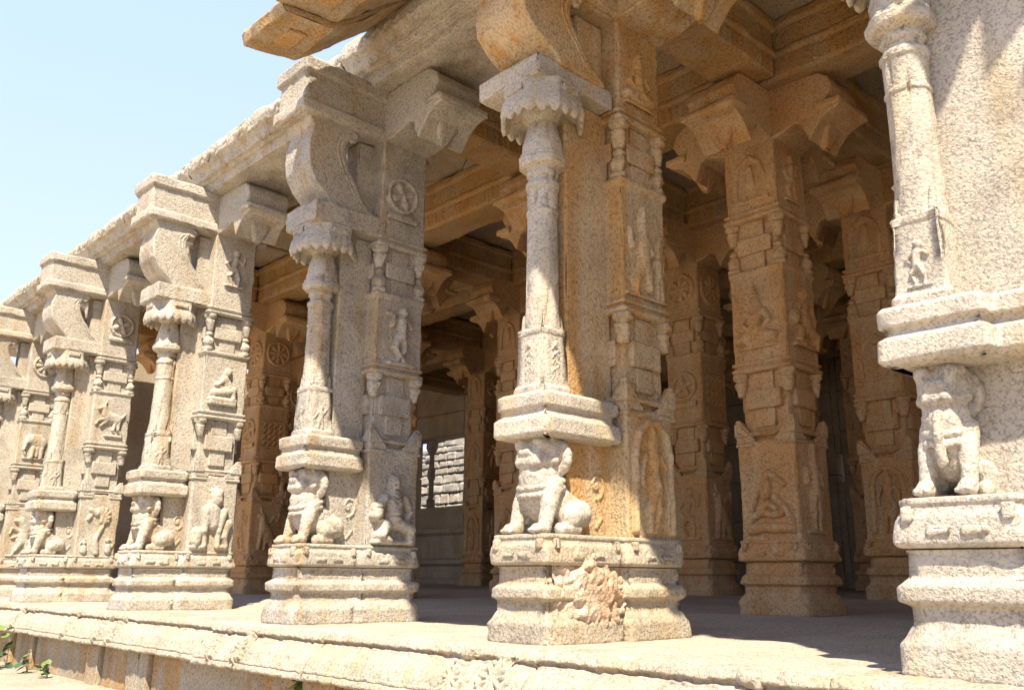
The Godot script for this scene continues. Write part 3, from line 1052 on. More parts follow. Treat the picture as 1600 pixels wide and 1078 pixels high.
func volute(t: Node3D, y0: float, y1: float, style: String, hx := .20, cx := 0.0, fz := 0.0) -> void:
	var h := y1 - y0
	var c := [[-.14, 0.0], [-.07, .10], [.02 + fz * .6, .24], [.07 + fz, .40], [.09 + fz, .56], [.085 + fz, .70], [.06 + fz, .82], [.05 + fz, .88], [.09 + fz, .94], [.11 + fz, 1.0], [-.28, 1.0], [-.35, .97], [-.37, .92], [-.335, .875], [-.27, .835], [-.235, .76], [-.24, .64], [-.29, .49], [-.38, .34], [-.45, .20], [-.53, .10], [-.60, .06], [-.60, 0.0]]
	var mb := MB.new()
	var poly := []
	for p in c:
		poly.append(Vector2(p[0], y0 + p[1] * h))
	# outline lies in z, y; thickness along x
	var fr := Transform3D(Basis(Vector3(0, 0, 1), Vector3.UP, Vector3(-1, 0, 0)), Vector3(cx, 0, 0))
	prism(mb, poly, hx * 2, fr, .014, .007, .03, 0.0)
	part("volute", mb, style, t)
	# raised ribs that follow the curve on its flank and its front
	mb = MB.new()
	var st := []
	for k in 2:
		for i in range(13, 20):
			var a := Vector2(-(c[i][0] + .045 + k * .045), c[i][1] * h)
			var b := Vector2(-(c[i + 1][0] + .045 + k * .045), c[i + 1][1] * h)
			st.append([a.x - .25, a.y, .013, b.x - .25, b.y, .013])
	for i in 10:
		var a := TAU * i / 12.0
		var q := TAU * (i + 1) / 12.0
		st.append([.30 - .25 + .045 * cos(a), h * .90 + .045 * sin(a), .014, .30 - .25 + .045 * cos(q), h * .90 + .045 * sin(q), .014])
	relief(mb, face_x(cx + hx - .002, y0, -.25), .75, h, .0095, st, .02)
	part("volute_rib", mb, style, t)

func arm_poly(s: float, reach: float) -> Array:
	# a bracket arm with a rolled end and a hanging bud
	var k := reach / 1.05
	var p := [[0, 0], [.30, 0], [.42, .03], [.54, .075], [.62, .045], [.66, -.06], [.70, -.15], [.76, -.07], [.84, .02], [.93, .07], [1.04, .095], [1.055, .15], [1.0, .19], [.90, .20], [.95, .25], [.985, .33], [.95, .42], [.86, .49], [.70, .515], [0, .515]]
	var o := []
	for q in p:
		o.append(Vector2(s * (q[0] * k), q[1]))
	return o

func bracket_arm(t: Node3D, style: String, at: Vector3, turn: float, reach: float, hz: float) -> void:
	var key := "arm%s%.2f%.2f" % [style, reach, hz]
	if not cache.has(key):
		var mb := MB.new()
		prism(mb, arm_poly(1.0, reach), hz * 2, Transform3D.IDENTITY, .012, .012, .055)
		var a := to_mesh(mb, style)
		mb = MB.new()
		var k := reach / 1.05
		rbox(mb, Vector3(.74 * k, -.06, 0), Vector3(.06, .24, .075), .01, .003, .05, Vector2(3.8, 4.4))
		rbox(mb, Vector3(.94 * k, .145, 0), Vector3(.24, .075, hz * 2 + .07), .018, .006, .06)
		cache[key] = [a, to_mesh(mb, style)]
	var tr := Transform3D(Basis(Vector3.UP, turn), at)
	var o := put_mesh("bracket_arm", cache[key][0], t, tr)
	put_mesh("hanging_bud", cache[key][1], o)

func front_pillar(label: String, x: float, style: String, o: Dictionary) -> Node3D:
	var t := thing("carved_pillar", label, "pillar", Vector3(x, 0, 0), "carved pillars along the front of the hall")
	var cap: float = o.cap
	var ab: float = o.get("ab", .19)
	var cs: String = o.get("cs", style)
	var sl: float = o.get("slab", 1.24)
	var hw: float = o.get("hw", .275)
	var cz: float = o.get("cz", -.90)
	var zk := cz + hw + .04
	var zb := cz - hw - .02
	var plan := [Vector2(-.235, 0), Vector2(.235, 0), Vector2(.235, zk), Vector2(.285, zk), Vector2(.285, zb), Vector2(-.285, zb), Vector2(-.285, zk), Vector2(-.235, zk)]
	pillar_base(t, plan, o.get("bs", style))
	var mb := MB.new()
	rbox(mb, Vector3(0, (.6 + cap) * .5, -.33 + (cz + hw + .3) * .5), Vector3(.22, cap - .6, -.34 - (cz + hw) + .06), .012, .008, .08)
	part("back_web", mb, style, t)
	put_mesh("lion", lion_mesh("", cs, o.get("tall", false), o.get("tongue", false), Transform3D(Basis.from_scale(Vector3(1.06, (sl - .64) / .615, 1.0)), Vector3(0, .645, -.25))), t)
	carve(t, "scroll_carving", "scroll", face_x(.108, .70, -.33 + (cz + hw + .3) * .5 - .05), .46, .02, style, .5)
	mb = MB.new()
	sweep(mb, rect(.235, zk - .02, .01), [Vector2(-.05, sl - .005), Vector2(-.012, sl), Vector2(.008, sl + .02), Vector2(.004, sl + .115), Vector2(-.022, sl + .135), Vector2(-.03, sl + .15), Vector2(-.03, sl + .175), Vector2(-.006, sl + .19), Vector2(-.002, sl + .27), Vector2(-.03, sl + .29)], .055, .008, true, true, .016)
	part("slab_over_lion", mb, cs, t)
	var cc: float = o.get("cc", -.20)
	colonnette(t, cc, sl + .285, cap, cs)
	for f in [face_z(0, sl + .35, cc + .118), face_x(.118, sl + .35, cc)]:
		carve(t, "pedestal_carving", o.get("ped", "small"), f, .30 if o.get("ped", "small") == "vine" else .22, .016, cs, .75, .008)
	mb = MB.new()
	rbox(mb, Vector3(o.get("abc", 0.0), cap + ab * .5, -.32), Vector3(o.get("abx", .53), ab, .78), .012, .008, .06)
	part("abacus", mb, cs, t)
	volute(t, cap + ab - .025, 4.53, style, o.get("vx", .22), 0.0, o.get("vz", .07))
	mb = MB.new()
	rbox(mb, Vector3(0, (cap + ab + 4.49) * .5, -.60), Vector3(.22, 4.49 - cap - ab, .3), .012, .006, .08)
	part("upper_web", mb, style, t)
	var y1: float = o.get("b1", cap + .02)
	square_shaft(t, 0, cz, hw, style, [.64, 1.50, o.get("b3", 2.28), y1 - .60, y1, 4.53], o.figs, [Vector2(1, 1), Vector2(1, -1), Vector2(-1, 1)])
	# bracket over the pillar: an outward arm and arms to both sides
	mb = MB.new()
	rbox(mb, Vector3(0, 4.77, -.52), Vector3(.50, .53, 1.54), .03, .012, .07)
	part("bracket", mb, style, t)
	for q in [[4.575, .13], [4.99, .15]]:
		mb = MB.new()
		rbox(mb, Vector3(0, q[0], -.245), Vector3(.57, q[1], 1.05), .025, .012, .06)
		part("bracket_lip", mb, style, t)
	bracket_arm(t, style, Vector3(.1, 4.503, cz), 0.0, o.get("reach", 1.0), .27)
	bracket_arm(t, style, Vector3(-.1, 4.503, cz), PI, .8, .27)
	return t

func build_front_row() -> void:
	var p1 := front_pillar("ochre front pillar with crumbled mortar on its foot", .23, "ochre", {cap = 3.74, ab = .15, cs = "pale", bs = "plinth", cz = -1.0, hw = .262, slab = 1.25, ped = "vine", reach = 1.05, abx = .62, abc = -.085, vx = .25, vz = .15,
		figs = {x_low = ["woman", .66, .78, .0, .05], x_mid = ["deity", 2.32, .72, .02, .045], x_top = ["seated", 3.84, .46, .03, .04]}})
	mortar_patch(p1)
	front_pillar("grey front pillar carved with a flute player and a squatting lord", -2.63, "grey", {cap = 3.50, ab = .20, slab = 1.28, reach = 1.05,
		figs = {x_low = ["lord", .66, .62, .02, .085], x_mid = ["flute", 2.28, .60, .0, .06], x_top = ["wheel", 3.72, .46, .03, .03]}})
	front_pillar("cream front pillar carved with a squatting lion and a reclining figure", -6.13, "cream", {cap = 3.55, slab = 1.26, cz = -.86, hw = .285, cc = -.235,
		figs = {x_low = ["lion", .66, .74, .0, .06], x_mid = ["recline", 2.36, .50, .02, .045], x_top = ["dancer", 3.86, .52, .0, .035]}})
	front_pillar("cream front pillar carved with a leaping horse and a tree", -9.86, "cream", {cap = 3.60, slab = 1.26, cz = -.86, hw = .285, cc = -.235,
		figs = {x_low = ["tree", .66, .74, .0, .04], x_mid = ["horse", 2.36, .58, .0, .04], x_top = ["wheel", 3.84, .46, .0, .03]}})
	front_pillar("cream front pillar carved with an elephant and a rearing beast", -13.55, "cream", {cap = 3.60, slab = 1.26, cz = -.86, hw = .285, cc = -.235,
		figs = {x_low = ["rearing", .66, .74, .0, .045], x_mid = ["elephant", 2.36, .55, .0, .045], x_top = ["medallion", 3.84, .46, .0, .03]}})
	build_pier()

func mortar_patch(t: Node3D) -> void:
	# rough lime mortar smeared over the broken mouldings of the foot
	var mb := MB.new()
	var w := .72
	var h := .60
	var res := .009
	var nx := int(w / res)
	var ny := int(h / res)
	for j in ny + 1:
		for i in nx + 1:
			var u := float(i) / nx
			var v := float(j) / ny
			var e := Vector2((u - .5) * 2.0 + .25 * (v - .4), (v - .42) * (1.5 if v > .42 else 2.3)).length()
			var nn := N2.get_noise_2d(i * res * .7, j * res * .7) * .4
			var k := smoothstep(1.0, .30, e + nn)
			var z := -.07 + k * (.065 + .02 * N2.get_noise_3d(i * res * .4, j * res * .4, 4.0) + .009 * absf(N2.get_noise_3d(i * res * 1.0, j * res * 1.0, 7.0)) + .005 * N2.get_noise_3d(i * res * 4.0, j * res * 4.0, 2.0))
			mb.v.append(Vector3(.285 + z, v * h, -.06 - u * w))
	for j in ny:
		for i in nx:
			var a := j * (nx + 1) + i
			mb.quad(a, a + nx + 1, a + nx + 2, a + 1)
	part("mortar_patch", mb, "lime", t, lime)

func build_pier() -> void:
	# the wide pier at the end of the row: a lion colonnette set against a plain slab of wall
	var t := thing("corner_pier", "broad pale granite pier with a goggle-eyed lion and a plain face", "pier", Vector3(2.85, 0, 0))
	var st := "pale"
	var plan := [Vector2(-.26, .0), Vector2(.24, .0), Vector2(.24, -.06), Vector2(1.9, -.06), Vector2(1.9, -1.3), Vector2(-.26, -1.3)]
	pillar_base(t, plan, st, 1.13)
	var mb := MB.new()
	rbox(mb, Vector3(.87, 2.55, -.74), Vector3(1.92, 3.9, 1.0), .02, .012, .07)
	part("plain_wall", mb, st, t)
	put_mesh("lion", lion_mesh("", st, true, true, Transform3D(Basis.from_scale(Vector3(.74, .93, .85)), Vector3(-.07, .735, -.23))), t)
	mb = MB.new()
	var sl := 1.32
	sweep(mb, [Vector2(-.27, .02), Vector2(.2, .02), Vector2(.2, -.08), Vector2(1.9, -.08), Vector2(1.9, -.6), Vector2(-.27, -.6)], [Vector2(-.06, sl - .01), Vector2(-.012, sl), Vector2(.008, sl + .02), Vector2(.004, sl + .115), Vector2(-.03, sl + .135), Vector2(-.035, sl + .16), Vector2(-.002, sl + .175), Vector2(.0, sl + .25), Vector2(-.03, sl + .27)], .055, .009, true, true, .018)
	part("slab_over_lion", mb, st, t)
	colonnette(t, -.18, sl + .265, 3.60, st, -.08, .95)
	carve(t, "pedestal_carving", "dancer", face_z(-.08, sl + .35, -.18 + .112), .24, .024, st, .75, .007)
	mb = MB.new()
	rbox(mb, Vector3(.8, 3.70, -.42), Vector3(2.1, .2, .9), .016, .008, .08)
	part("abacus", mb, st, t)
	volute(t, 3.80, 4.50, st, .20)
	# the side towards the hall carries the same bands as the other shafts
	for y in [[1.70, .50], [2.28, .66], [3.05, .08], [3.3, .6]]:
		mb = MB.new()
		rbox(mb, Vector3(-.12, y[0] + y[1] * .5, -.62), Vector3(.2, y[1] * .96, .52), .03, .008, .06)
		part("side_block", mb, st, t)
	for y in [2.26, 3.06, 3.72]:
		mb = MB.new()
		sweep(mb, rect(.12, -.9, -.32, -.12), [Vector2(-.03, 0), Vector2(.01, .01), Vector2(.025, .035), Vector2(.0, .06), Vector2(.012, .08), Vector2(-.03, .1)], .06, .005, true, true, .012, Vector3(0, y, 0))
		part("side_band", mb, st, t)
	mb = MB.new()
	rbox(mb, Vector3(.85, 4.77, -.52), Vector3(2.1, .53, 1.5), .03, .012, .09)
	part("bracket", mb, st, t)
	bracket_arm(t, "ochre", Vector3(-.15, 4.503, -1.03), PI, .9, .27)

func inner_proto(label: String, style: String, figs: Dictionary) -> Node3D:
	var t := thing("hall_pillar", label, "pillar", Vector3.ZERO, "square pillars inside the hall")
	var hw := .285
	pillar_base(t, rect(hw + .02, -hw - .02, hw + .02), style, .98)
	square_shaft(t, 0, 0, hw, style, [.63, 1.50, 2.24, 3.08, 3.72, 4.42], figs, [Vector2(1, 1), Vector2(1, -1), Vector2(-1, 1)])
	for k in 4:
		bracket_arm(t, style, Vector3(0, 4.39, 0), k * PI * .5, .95, .26)
	return t

func build_inner_rows() -> void:
	var figs := [
		{z_low = ["mound", .66, .62, .0, .05], x_low = ["standing", .68, .80, .02, .05], z_mid = ["seated", 2.36, .60, -.02, .05], x_mid = ["lord", 2.36, .60, -.02, .05], z_top = ["arch", 3.80, .5, .0, .02], x_top = ["dancer", 3.80, .52, .0, .03]},
		{z_low = ["dancer", .68, .7, .0, .035], x_low = ["deer", .68, .72, .0, .05], z_mid = ["wheel", 2.4, .5, .0, .03], x_mid = ["plaque", 2.4, .46, .0, .03], z_top = ["medallion", 3.80, .5, .0, .025], x_top = ["medallion", 3.80, .5, .0, .025]},
		{z_low = ["woman", .68, .72, .0, .045], x_low = ["standing", .68, .75, .0, .04], z_mid = ["arch", 2.36, .55, .0, .025], x_mid = ["small", 2.4, .5, .0, .04], z_top = ["arch", 3.80, .55, .0, .025], x_top = ["wheel", 3.80, .5, .0, .025]},
	]
	var protos := []
	var spots := [
		[.06, -3.50, .09, 0, "hall pillar carved with a meditating sage above a mound of figures"],
		[-9.85, -3.55, .09, 1, "hall pillar carved with a rearing deer below a square lattice plaque"],
		[.0, -6.05, .19, 2, "hall pillar behind the pale pier, carved with a woman in an arch"],
		[-2.65, -6.1, .19, 1, "dim hall pillar showing between the ochre pillar and the sage pillar"],
		[-6.12, -6.1, .19, 0, "dim hall pillar beside the lion colonnette of the ochre pillar"],
		[-9.85, -8.65, .22, 2, "dim hall pillar standing next to the opening onto the ruined wall"],
		[-2.65, -3.55, .09, 2, "hall pillar standing right behind the ochre front pillar"],
		[-6.15, -3.55, .09, 0, "hall pillar standing right behind the grey front pillar"],
		[-13.5, -3.55, .09, 2, "hall pillar behind the elephant-carved front pillar, second row"],
		[-13.5, -6.1, .19, 1, "hall pillar in the dark corner by the end wall, third row"],
		[-9.85, -6.1, .19, 2, "hall pillar behind the deer pillar, in the third row"],
		[-2.65, -8.65, .22, 0, "hall pillar of the fourth row behind the sage pillar"],
		[-6.15, -8.65, .22, 1, "hall pillar of the fourth row in line with the lion-carved front pillar"],
		[-2.65, -11.2, .23, 1, "hall pillar of the fifth row in line with the grey front pillar"],
		[-6.15, -11.2, .23, 2, "hall pillar of the fifth row in line with the lion-carved front pillar"],
		[-9.85, -11.2, .23, 0, "hall pillar of the fifth row in line with the horse-carved front pillar"],
		[.1, -8.65, .22, 1, "hall pillar of the fourth row in line with the ochre front pillar"],
		[-6.15, -13.8, .23, 1, "hall pillar of the sixth row in line with the lion-carved front pillar"],
		[2.95, -3.55, .09, 1, "hall pillar behind the broad pale pier, second row"],
	]
	for s in spots:
		var t: Node3D
		if protos.size() <= s[3]:
			while protos.size() <= s[3]:
				protos.append(null)
		if protos[s[3]] == null:
			t = inner_proto(s[4], "brown", figs[s[3]])
			protos[s[3]] = t
		else:
			t = protos[s[3]].duplicate()
			t.name = numbered("hall_pillar")
			add_child(t)
			t.set_meta("label", s[4])
		t.position = Vector3(s[0], s[2], s[1])

# ------------------------------------------------------------------ roof
func bar(mb: MB, prof: Array, x0: float, x1: float, frame: Transform3D, amp := .01, res := .09, flute := 0.0) -> void:
	# a closed profile (u outward, y) carried along the frame's x
	var p := PackedVector2Array()
	var turned := 0.0
	for i in prof.size():
		turned += (prof[i] as Vector2).cross(prof[(i + 1) % prof.size()])
	var pf := prof.duplicate()
	if turned < 0.0:
		pf.reverse()
	var cp := crease(pf, true, 0.006)
	for i in cp.size():
		var a := cp[i]
		var b := cp[(i + 1) % cp.size()]
		p.append(a)
		var k := int(ceil((b - a).length() / res))
		for j in range(1, k):
			p.append(a.lerp(b, float(j) / k))
	var n := p.size()
	var m := int(ceil((x1 - x0) / res))
	if flute > 0.0:
		m = int(ceil((x1 - x0) / .0125))
	var cen := Vector2.ZERO
	for q in p:
		cen += q / n
	var start := mb.v.size()
	for i in m + 1:
		var x := lerpf(x0, x1, float(i) / m)
		for q in p:
			var d := (q - cen).normalized()
			var w := frame * Vector3(x, q.y, q.x)
			var k := rough(w, amp) - wear * 0.7 * maxf(0.0, N2.get_noise_3dv((w + sd) * .5) * 1.5)
			if flute > 0.0 and q.y > -.255 and q.y < -.10 and q.x > .2:
				k += flute * sin(x * TAU / .05)
			var e := .012 if i == 0 or i == m else 0.0
			mb.v.append(w + frame.basis * Vector3(0, d.y, d.x) * (k - e))
	for i in m:
		for j in n:
			var a := start + i * n + j
			var b := start + i * n + (j + 1) % n
			mb.quad(a, b, b + n, a + n)
	for e in 2:
		var s0 := start + m * n * e
		cap(mb, p, s0, e == 1, frame.basis.x * (e * 2 - 1))

func beam(label: String, a: Vector3, along_x: bool, length: float, half: float, y0: float, y1: float, style: String, group: String) -> void:
	var t := thing("roof_beam", label, "beam", a, group)
	var fr := Transform3D.IDENTITY
	if not along_x:
		fr = Transform3D(Basis(Vector3(0, 0, -1), Vector3.UP, Vector3(1, 0, 0)), Vector3.ZERO)
	var mid := lerpf(y0, y1, .42)
	var mb := MB.new()
	bar(mb, [Vector2(half - .05, y0), Vector2(half - .015, y0 + .02), Vector2(half - .015, mid - .03), Vector2(half + .012, mid - .015), Vector2(half + .012, mid + .025), Vector2(half - .008, mid + .04), Vector2(half + .0, y1 - .09), Vector2(half + .04, y1 - .07), Vector2(half + .04, y1), Vector2(-half - .04, y1), Vector2(-half - .04, y1 - .07), Vector2(-half, y1 - .09), Vector2(-half + .008, mid + .04), Vector2(-half - .012, mid + .025), Vector2(-half - .012, mid - .015), Vector2(-half + .015, mid - .03), Vector2(-half + .015, y0 + .02), Vector2(-half + .05, y0)], 0, length, fr, .02)
	part("beam", mb, style, t)
	# upright flutes and arcs cut on the side that is seen
	mb = MB.new()
	var st := []
	var n := int(length / .16)
	for i in n:
		var x := -length * .5 + (i + .5) * length / n
		st.append([x - .045, .05, .014, x - .045, mid - y0 - .08, .014])
		st.append([x + .03, .05, .02, x + .03, mid - y0 - .08, .02])
		if i % 2 == 0:
			st.append([x - .06, mid - y0 + .09, .014, x - .06, y1 - y0 - .15, .014])
			st.append([x - .06, y1 - y0 - .15, .014, x + .06, y1 - y0 - .15, .014])
			st.append([x + .06, mid - y0 + .09, .014, x + .06, y1 - y0 - .15, .014])
			st.append([x, mid - y0 + .14, .03, x, mid - y0 + .2, .03])
	var f2 := fr * Transform3D(Basis.IDENTITY, Vector3(length * .5, y0, half - .014))
	relief(mb, f2, length, y1 - y0, .022, st, .016)
	part("carved_strip", mb, style, t).set_meta("kind", "stuff")

func build_roof() -> void:
	var xs := [7.2, 2.95, .1, -2.65, -6.13, -9.86, -13.55, -17.2]
	var g := "stone beams across the hall"
	# beams along the front direction, one stone for each bay of a row
	var rows := [[-3.37, "second row of pillars"], [-5.95, "third row of pillars"], [-8.6, "fourth row of pillars"], [-11.25, "fifth row of pillars"], [-13.85, "sixth row of pillars"]]
	var bays := ["over the bay beyond the pale pier", "over the bay beside the pale pier", "over the bay beside the ochre pillar", "over the bay beside the grey pillar", "over the bay beside the lion-carved pillar", "over the bay beside the horse-carved pillar", "over the bay beside the elephant-carved pillar"]
	for r in rows:
		for i in xs.size() - 1:
			if i == 6:
				continue
			var d: float = minf(.08, .04 * (r[0] + 3.0) * -.35)
			beam("carved stone beam %s, on the %s" % [bays[i], r[1]], Vector3(xs[i + 1] + .006, 0, r[0]), true, xs[i] - xs[i + 1] - .012, .28, 4.99 + d, 5.58 + d, "roof", g)
	var cols := ["past the pale pier", "in line with the pale pier", "in line with the ochre pillar", "in line with the grey pillar", "in line with the lion-carved pillar", "in line with the horse-carved pillar", "in line with the elephant-carved pillar"]
	var zs := [-1.35, -3.08, -5.66, -8.3, -11.2, -13.8, -16.7]
	var dep := ["just behind the front row", "behind the second row", "behind the third row", "behind the fourth row"]
	for i in cols.size():
		for k in 4:
			var z0: float = zs[k] - (.0 if k == 0 else .58)
			beam("carved stone cross beam %s, %s" % [cols[i], dep[k]], Vector3(xs[i] + (.14 if i == 2 else 0.0), 0, z0), false, z0 - zs[k + 1] - .012, .27, 5.0 + .02 * k, 5.565 + .02 * k, "roof", g)
	# slabs that close the bays
	var ceil := structure("ceiling")
	sd = Vector3(5, 2, 1)
	for i in xs.size() - 1:
		for k in 6:
			var za: float = zs[k] + (.1 if k == 0 else -.1)
			var zb: float = zs[k + 1] - .1
			var n := 2 if xs[i] - xs[i + 1] < 3.2 else 3
			for j in n:
				var x0: float = lerpf(xs[i + 1], xs[i], float(j) / n)
				var x1: float = lerpf(xs[i + 1], xs[i], float(j + 1) / n)
				var mb := MB.new()
				rbox(mb, Vector3((x0 + x1) * .5, 5.80 + .012 * ((i * 5 + j * 3 + k) % 4), (za + zb) * .5), Vector3(x1 - x0 - .012, .34, za - zb + .02), .03, .012, .16)
				part("ceiling_slab", mb, "slab", ceil)
	# corner triangles of a rotated-square ceiling in the nearest bays
	for c in [[-1.275, -2.2, 1.37, .95], [1.525, -2.2, 1.42, .95], [-1.275, -4.66, 1.37, 1.05], [-4.39, -2.2, 1.74, .95], [1.525, -4.66, 1.42, 1.05]]:
		var mb := MB.new()
		for q in 4:
			var sx := 1.0 if q % 2 == 0 else -1.0
			var sz := 1.0 if q < 2 else -1.0
			var hx: float = c[2]
			var hz: float = c[3]
			prism(mb, [Vector2(sx * hx, sz * hz), Vector2(sx * hx * .06, sz * hz), Vector2(sx * hx, sz * hz * .06)], .08, Transform3D(Basis(Vector3(1, 0, 0), Vector3(0, 0, 1), Vector3(0, -1, 0)), Vector3(c[0], 5.635, c[1])), .01, .004, .15)
		part("corner_slab", mb, "slab", ceil)

func build_eave() -> void:
	# the edge stones over the front row, one for each bay, on the bracket arms
	var xs := [7.4, 2.4, .23, -2.63, -6.13, -9.86, -13.55, -17.3]
	var names := ["above the pale pier", "between the pale pier and the ochre pillar", "between the ochre and the grey pillar", "between the grey and the lion-carved pillar", "between the lion-carved and the horse-carved pillar", "between the horse-carved and the elephant-carved pillar", "beyond the elephant-carved pillar"]
	for i in xs.size() - 1:
		var t := thing("edge_stone", "weathered scalloped roof edge stone %s" % names[i], "cornice", Vector3(xs[i + 1], 0, 0), "edge stones along the front of the roof")
		var l: float = xs[i] - xs[i + 1] - .014
		var mb := MB.new()
		bar(mb, [Vector2(-.48, 5.02), Vector2(-.44, 5.03), Vector2(-.43, 5.12), Vector2(-.385, 5.13), Vector2(-.38, 5.155), Vector2(-.33, 5.165), Vector2(-.30, 5.25), Vector2(-.24, 5.29), Vector2(-.23, 5.36), Vector2(-.25, 5.46), Vector2(-.34, 5.53), Vector2(-.6, 5.6), Vector2(-1.4, 5.62), Vector2(-1.4, 5.02)], 0, l, Transform3D.IDENTITY, .034, .06)
		part("edge_moulding", mb, "cream" if i > 1 else "roof", t)
		mb = MB.new()
		var st := []
		var n := int(l / .2)
		for k in n:
			var x := -l * .5 + (k + .5) * l / n
			st.append([x - .075, .10, .024, x, .045, .028])
			st.append([x, .045, .028, x + .075, .10, .024])
		var fr := Transform3D(Basis(Vector3(1, 0, 0), Vector3(0, .985, .17).normalized(), Vector3(0, -.17, .985).normalized()), Vector3(l * .5, 5.28, -.25))
		relief(mb, fr, l, .24, .02, st, .010)
		part("scallops", mb, "cream" if i > 1 else "roof", t).set_meta("kind", "stuff")
	# what is left of the projecting eave: slabs over the bays of the ochre pillar and the pier
	var cuts := [[-2.2, -1.52, .0, "broken end slab of the projecting eave beside the grey pillar", .0], [-1.51, .40, .05, "projecting eave slab over the ochre pillar", .08], [.41, 2.95, .02, "projecting eave slab between the ochre pillar and the pale pier", .03], [2.96, 7.4, .04, "projecting eave slab over the pale pier", -.36]]
	for c in cuts:
		var t := thing("eave_slab", c[3], "eave", Vector3(c[0], 0, 0), "slabs left of the projecting eave")
		var l: float = c[1] - c[0]
		var u: float = c[2]
		var mb := MB.new()
		var v: float = c[4]
		bar(mb, [Vector2(.50, 4.80 + u), Vector2(.97 + v, 4.75 + u), Vector2(1.0 + v, 4.84 + u), Vector2(.97 + v, 4.89 + u), Vector2(.5, 5.10 + u), Vector2(.1, 5.34 + u), Vector2(-.2, 5.60), Vector2(-.3, 5.60), Vector2(-.3, 5.50), Vector2(.0, 5.24 + u), Vector2(.28, 4.98 + u)], 0, l, Transform3D.IDENTITY, .028, .05)
		part("eave_stone", mb, "eave", t)
		for k in maxi(1, int(l / .6)):
			mb = MB.new()
			var x := (k + .5) * l / maxi(1, int(l / .6))
			rbox(mb, Vector3(x, 4.775 + u, .72), Vector3(.30, .03, .16), .012, .006, .05)
			part("soffit_boss", mb, "roof", t)
		if v < -.2:
			for k in 18:
				mb = MB.new()
				var x := .14 + k * .28
				prism(mb, [Vector2(x - .13, .0), Vector2(x + .13, .0), Vector2(x + .02, .15)], .08, Transform3D(Basis(Vector3(1, 0, 0), Vector3(0, 0, 1), Vector3(0, -1, 0)), Vector3(0, 4.83 + u, .985 + v)), .012, .006, .05)
				part("eave_tooth", mb, "roof", t)

# ------------------------------------------------------------------ plinth, floor, ground
func build_plinth() -> void:
	var t := thing("plinth", "long moulded stone plinth with carved rosettes under the pillars", "plinth", Vector3.ZERO)
	var joints := [7.5, 4.5, 2.35, .62, -1.55, -3.3, -5.9, -8.2, -11.0, -14.0, -18.0]
	for i in joints.size() - 1:
		var mb := MB.new()
		var dy := .004 * ((i * 3) % 4 - 1)
		var dz := .006 * ((i * 5) % 3 - 1)
		bar(mb, [Vector2(.20, .0), Vector2(.235, -.008), Vector2(.25, -.03), Vector2(.262, -.055), Vector2(.235, -.064), Vector2(.225, -.078), Vector2(.25, -.084), Vector2(.258, -.098), Vector2(.30, -.12), Vector2(.355, -.17), Vector2(.39, -.235), Vector2(.394, -.248), Vector2(.405, -.252), Vector2(.408, -.268), Vector2(.40, -.272), Vector2(.412, -.28), Vector2(.425, -.31), Vector2(.41, -.325), Vector2(.25, -.33), Vector2(-.3, -.33), Vector2(-.3, -.002)], joints[i + 1] + .005, joints[i] - .005, Transform3D(Basis.IDENTITY, Vector3(0, dy, dz)), .010, .055, .0035)
		part("moulding_stone", mb, "plinth", t)
	var slope := Basis(Vector3(1, 0, 0), Vector3(0, .79, -.61), Vector3(0, .61, .79))
	for r in [[.39, .26], [.05, .20], [-2.55, .24], [-2.98, .16], [-5.25, .22], [-5.62, .2], [-6.6, .16], [-8.55, .24], [1.95, .2]]:
		var fr := Transform3D(slope, Vector3(r[0], -.285, .424))
		carve(t, "rosette", "rosette", fr, r[1] * 1.15, .04, "plinth", 1.0, .0075)
		var mb := MB.new()
		rbox(mb, Vector3(r[0] + .02, -.045, .235), Vector3(r[1] * .6, .075, .08), .03, .02, .03)
		part("carved_knob", mb, "plinth", t)
	# wall below: upright panels between strips
	var st := [7.5, 4.5, 2.0, .4, -1.25, -1.7, -4.45, -4.66, -4.95, -5.7, -6.05, -7.9, -8.05, -8.75, -8.95, -11.5, -14.5, -18.0]
	for i in st.size() - 1:
		var w: float = st[i] - st[i + 1]
		var mb := MB.new()
		var strip: bool = w < .5 and i > 3
		rbox(mb, Vector3((st[i] + st[i + 1]) * .5, -.53, .10 if strip else .05), Vector3(w - .012, .42, .42), .014, .008, .07)
		part("wall_strip" if strip else "wall_panel", mb, "dado", t)
	var mb2 := MB.new()
	bar(mb2, [Vector2(1.15, -.735), Vector2(1.2, -.76), Vector2(1.2, -.95), Vector2(1.3, -1.0), Vector2(1.3, -1.25), Vector2(.0, -1.25), Vector2(.0, -.72), Vector2(.4, -.72)], -18.0, 7.5, Transform3D.IDENTITY, .014, .12)
	part("foot_course", mb2, "plinth", t)

func build_floor() -> void:
	var f := structure("floor")
	sd = Vector3(7, 3, 2)
	var mb := MB.new()
	var nx := 150
	var nz := 90
	for j in nz + 1:
		var s := pow(float(j) / nz, 1.6)
		var z := lerpf(.215, -17.0, s)
		for i in nx + 1:
			var x := lerpf(-18.0, 7.4, float(i) / nx)
			var y := .004 + .09 * smoothstep(-1.2, -3.2, z) + .10 * smoothstep(-3.4, -6.0, z) + .03 * smoothstep(-6.0, -9.0, z)
			y += rough(Vector3(x, 0, z), .008)
			if j == 0:
				y -= .03
			mb.v.append(Vector3(x, y, z))
	for j in nz:
		for i in nx:
			var a := j * (nx + 1) + i
			mb.quad(a, a + nx + 1, a + nx + 2, a + 1)
	part("floor_surface", mb, "floor", f, smooth_stone)

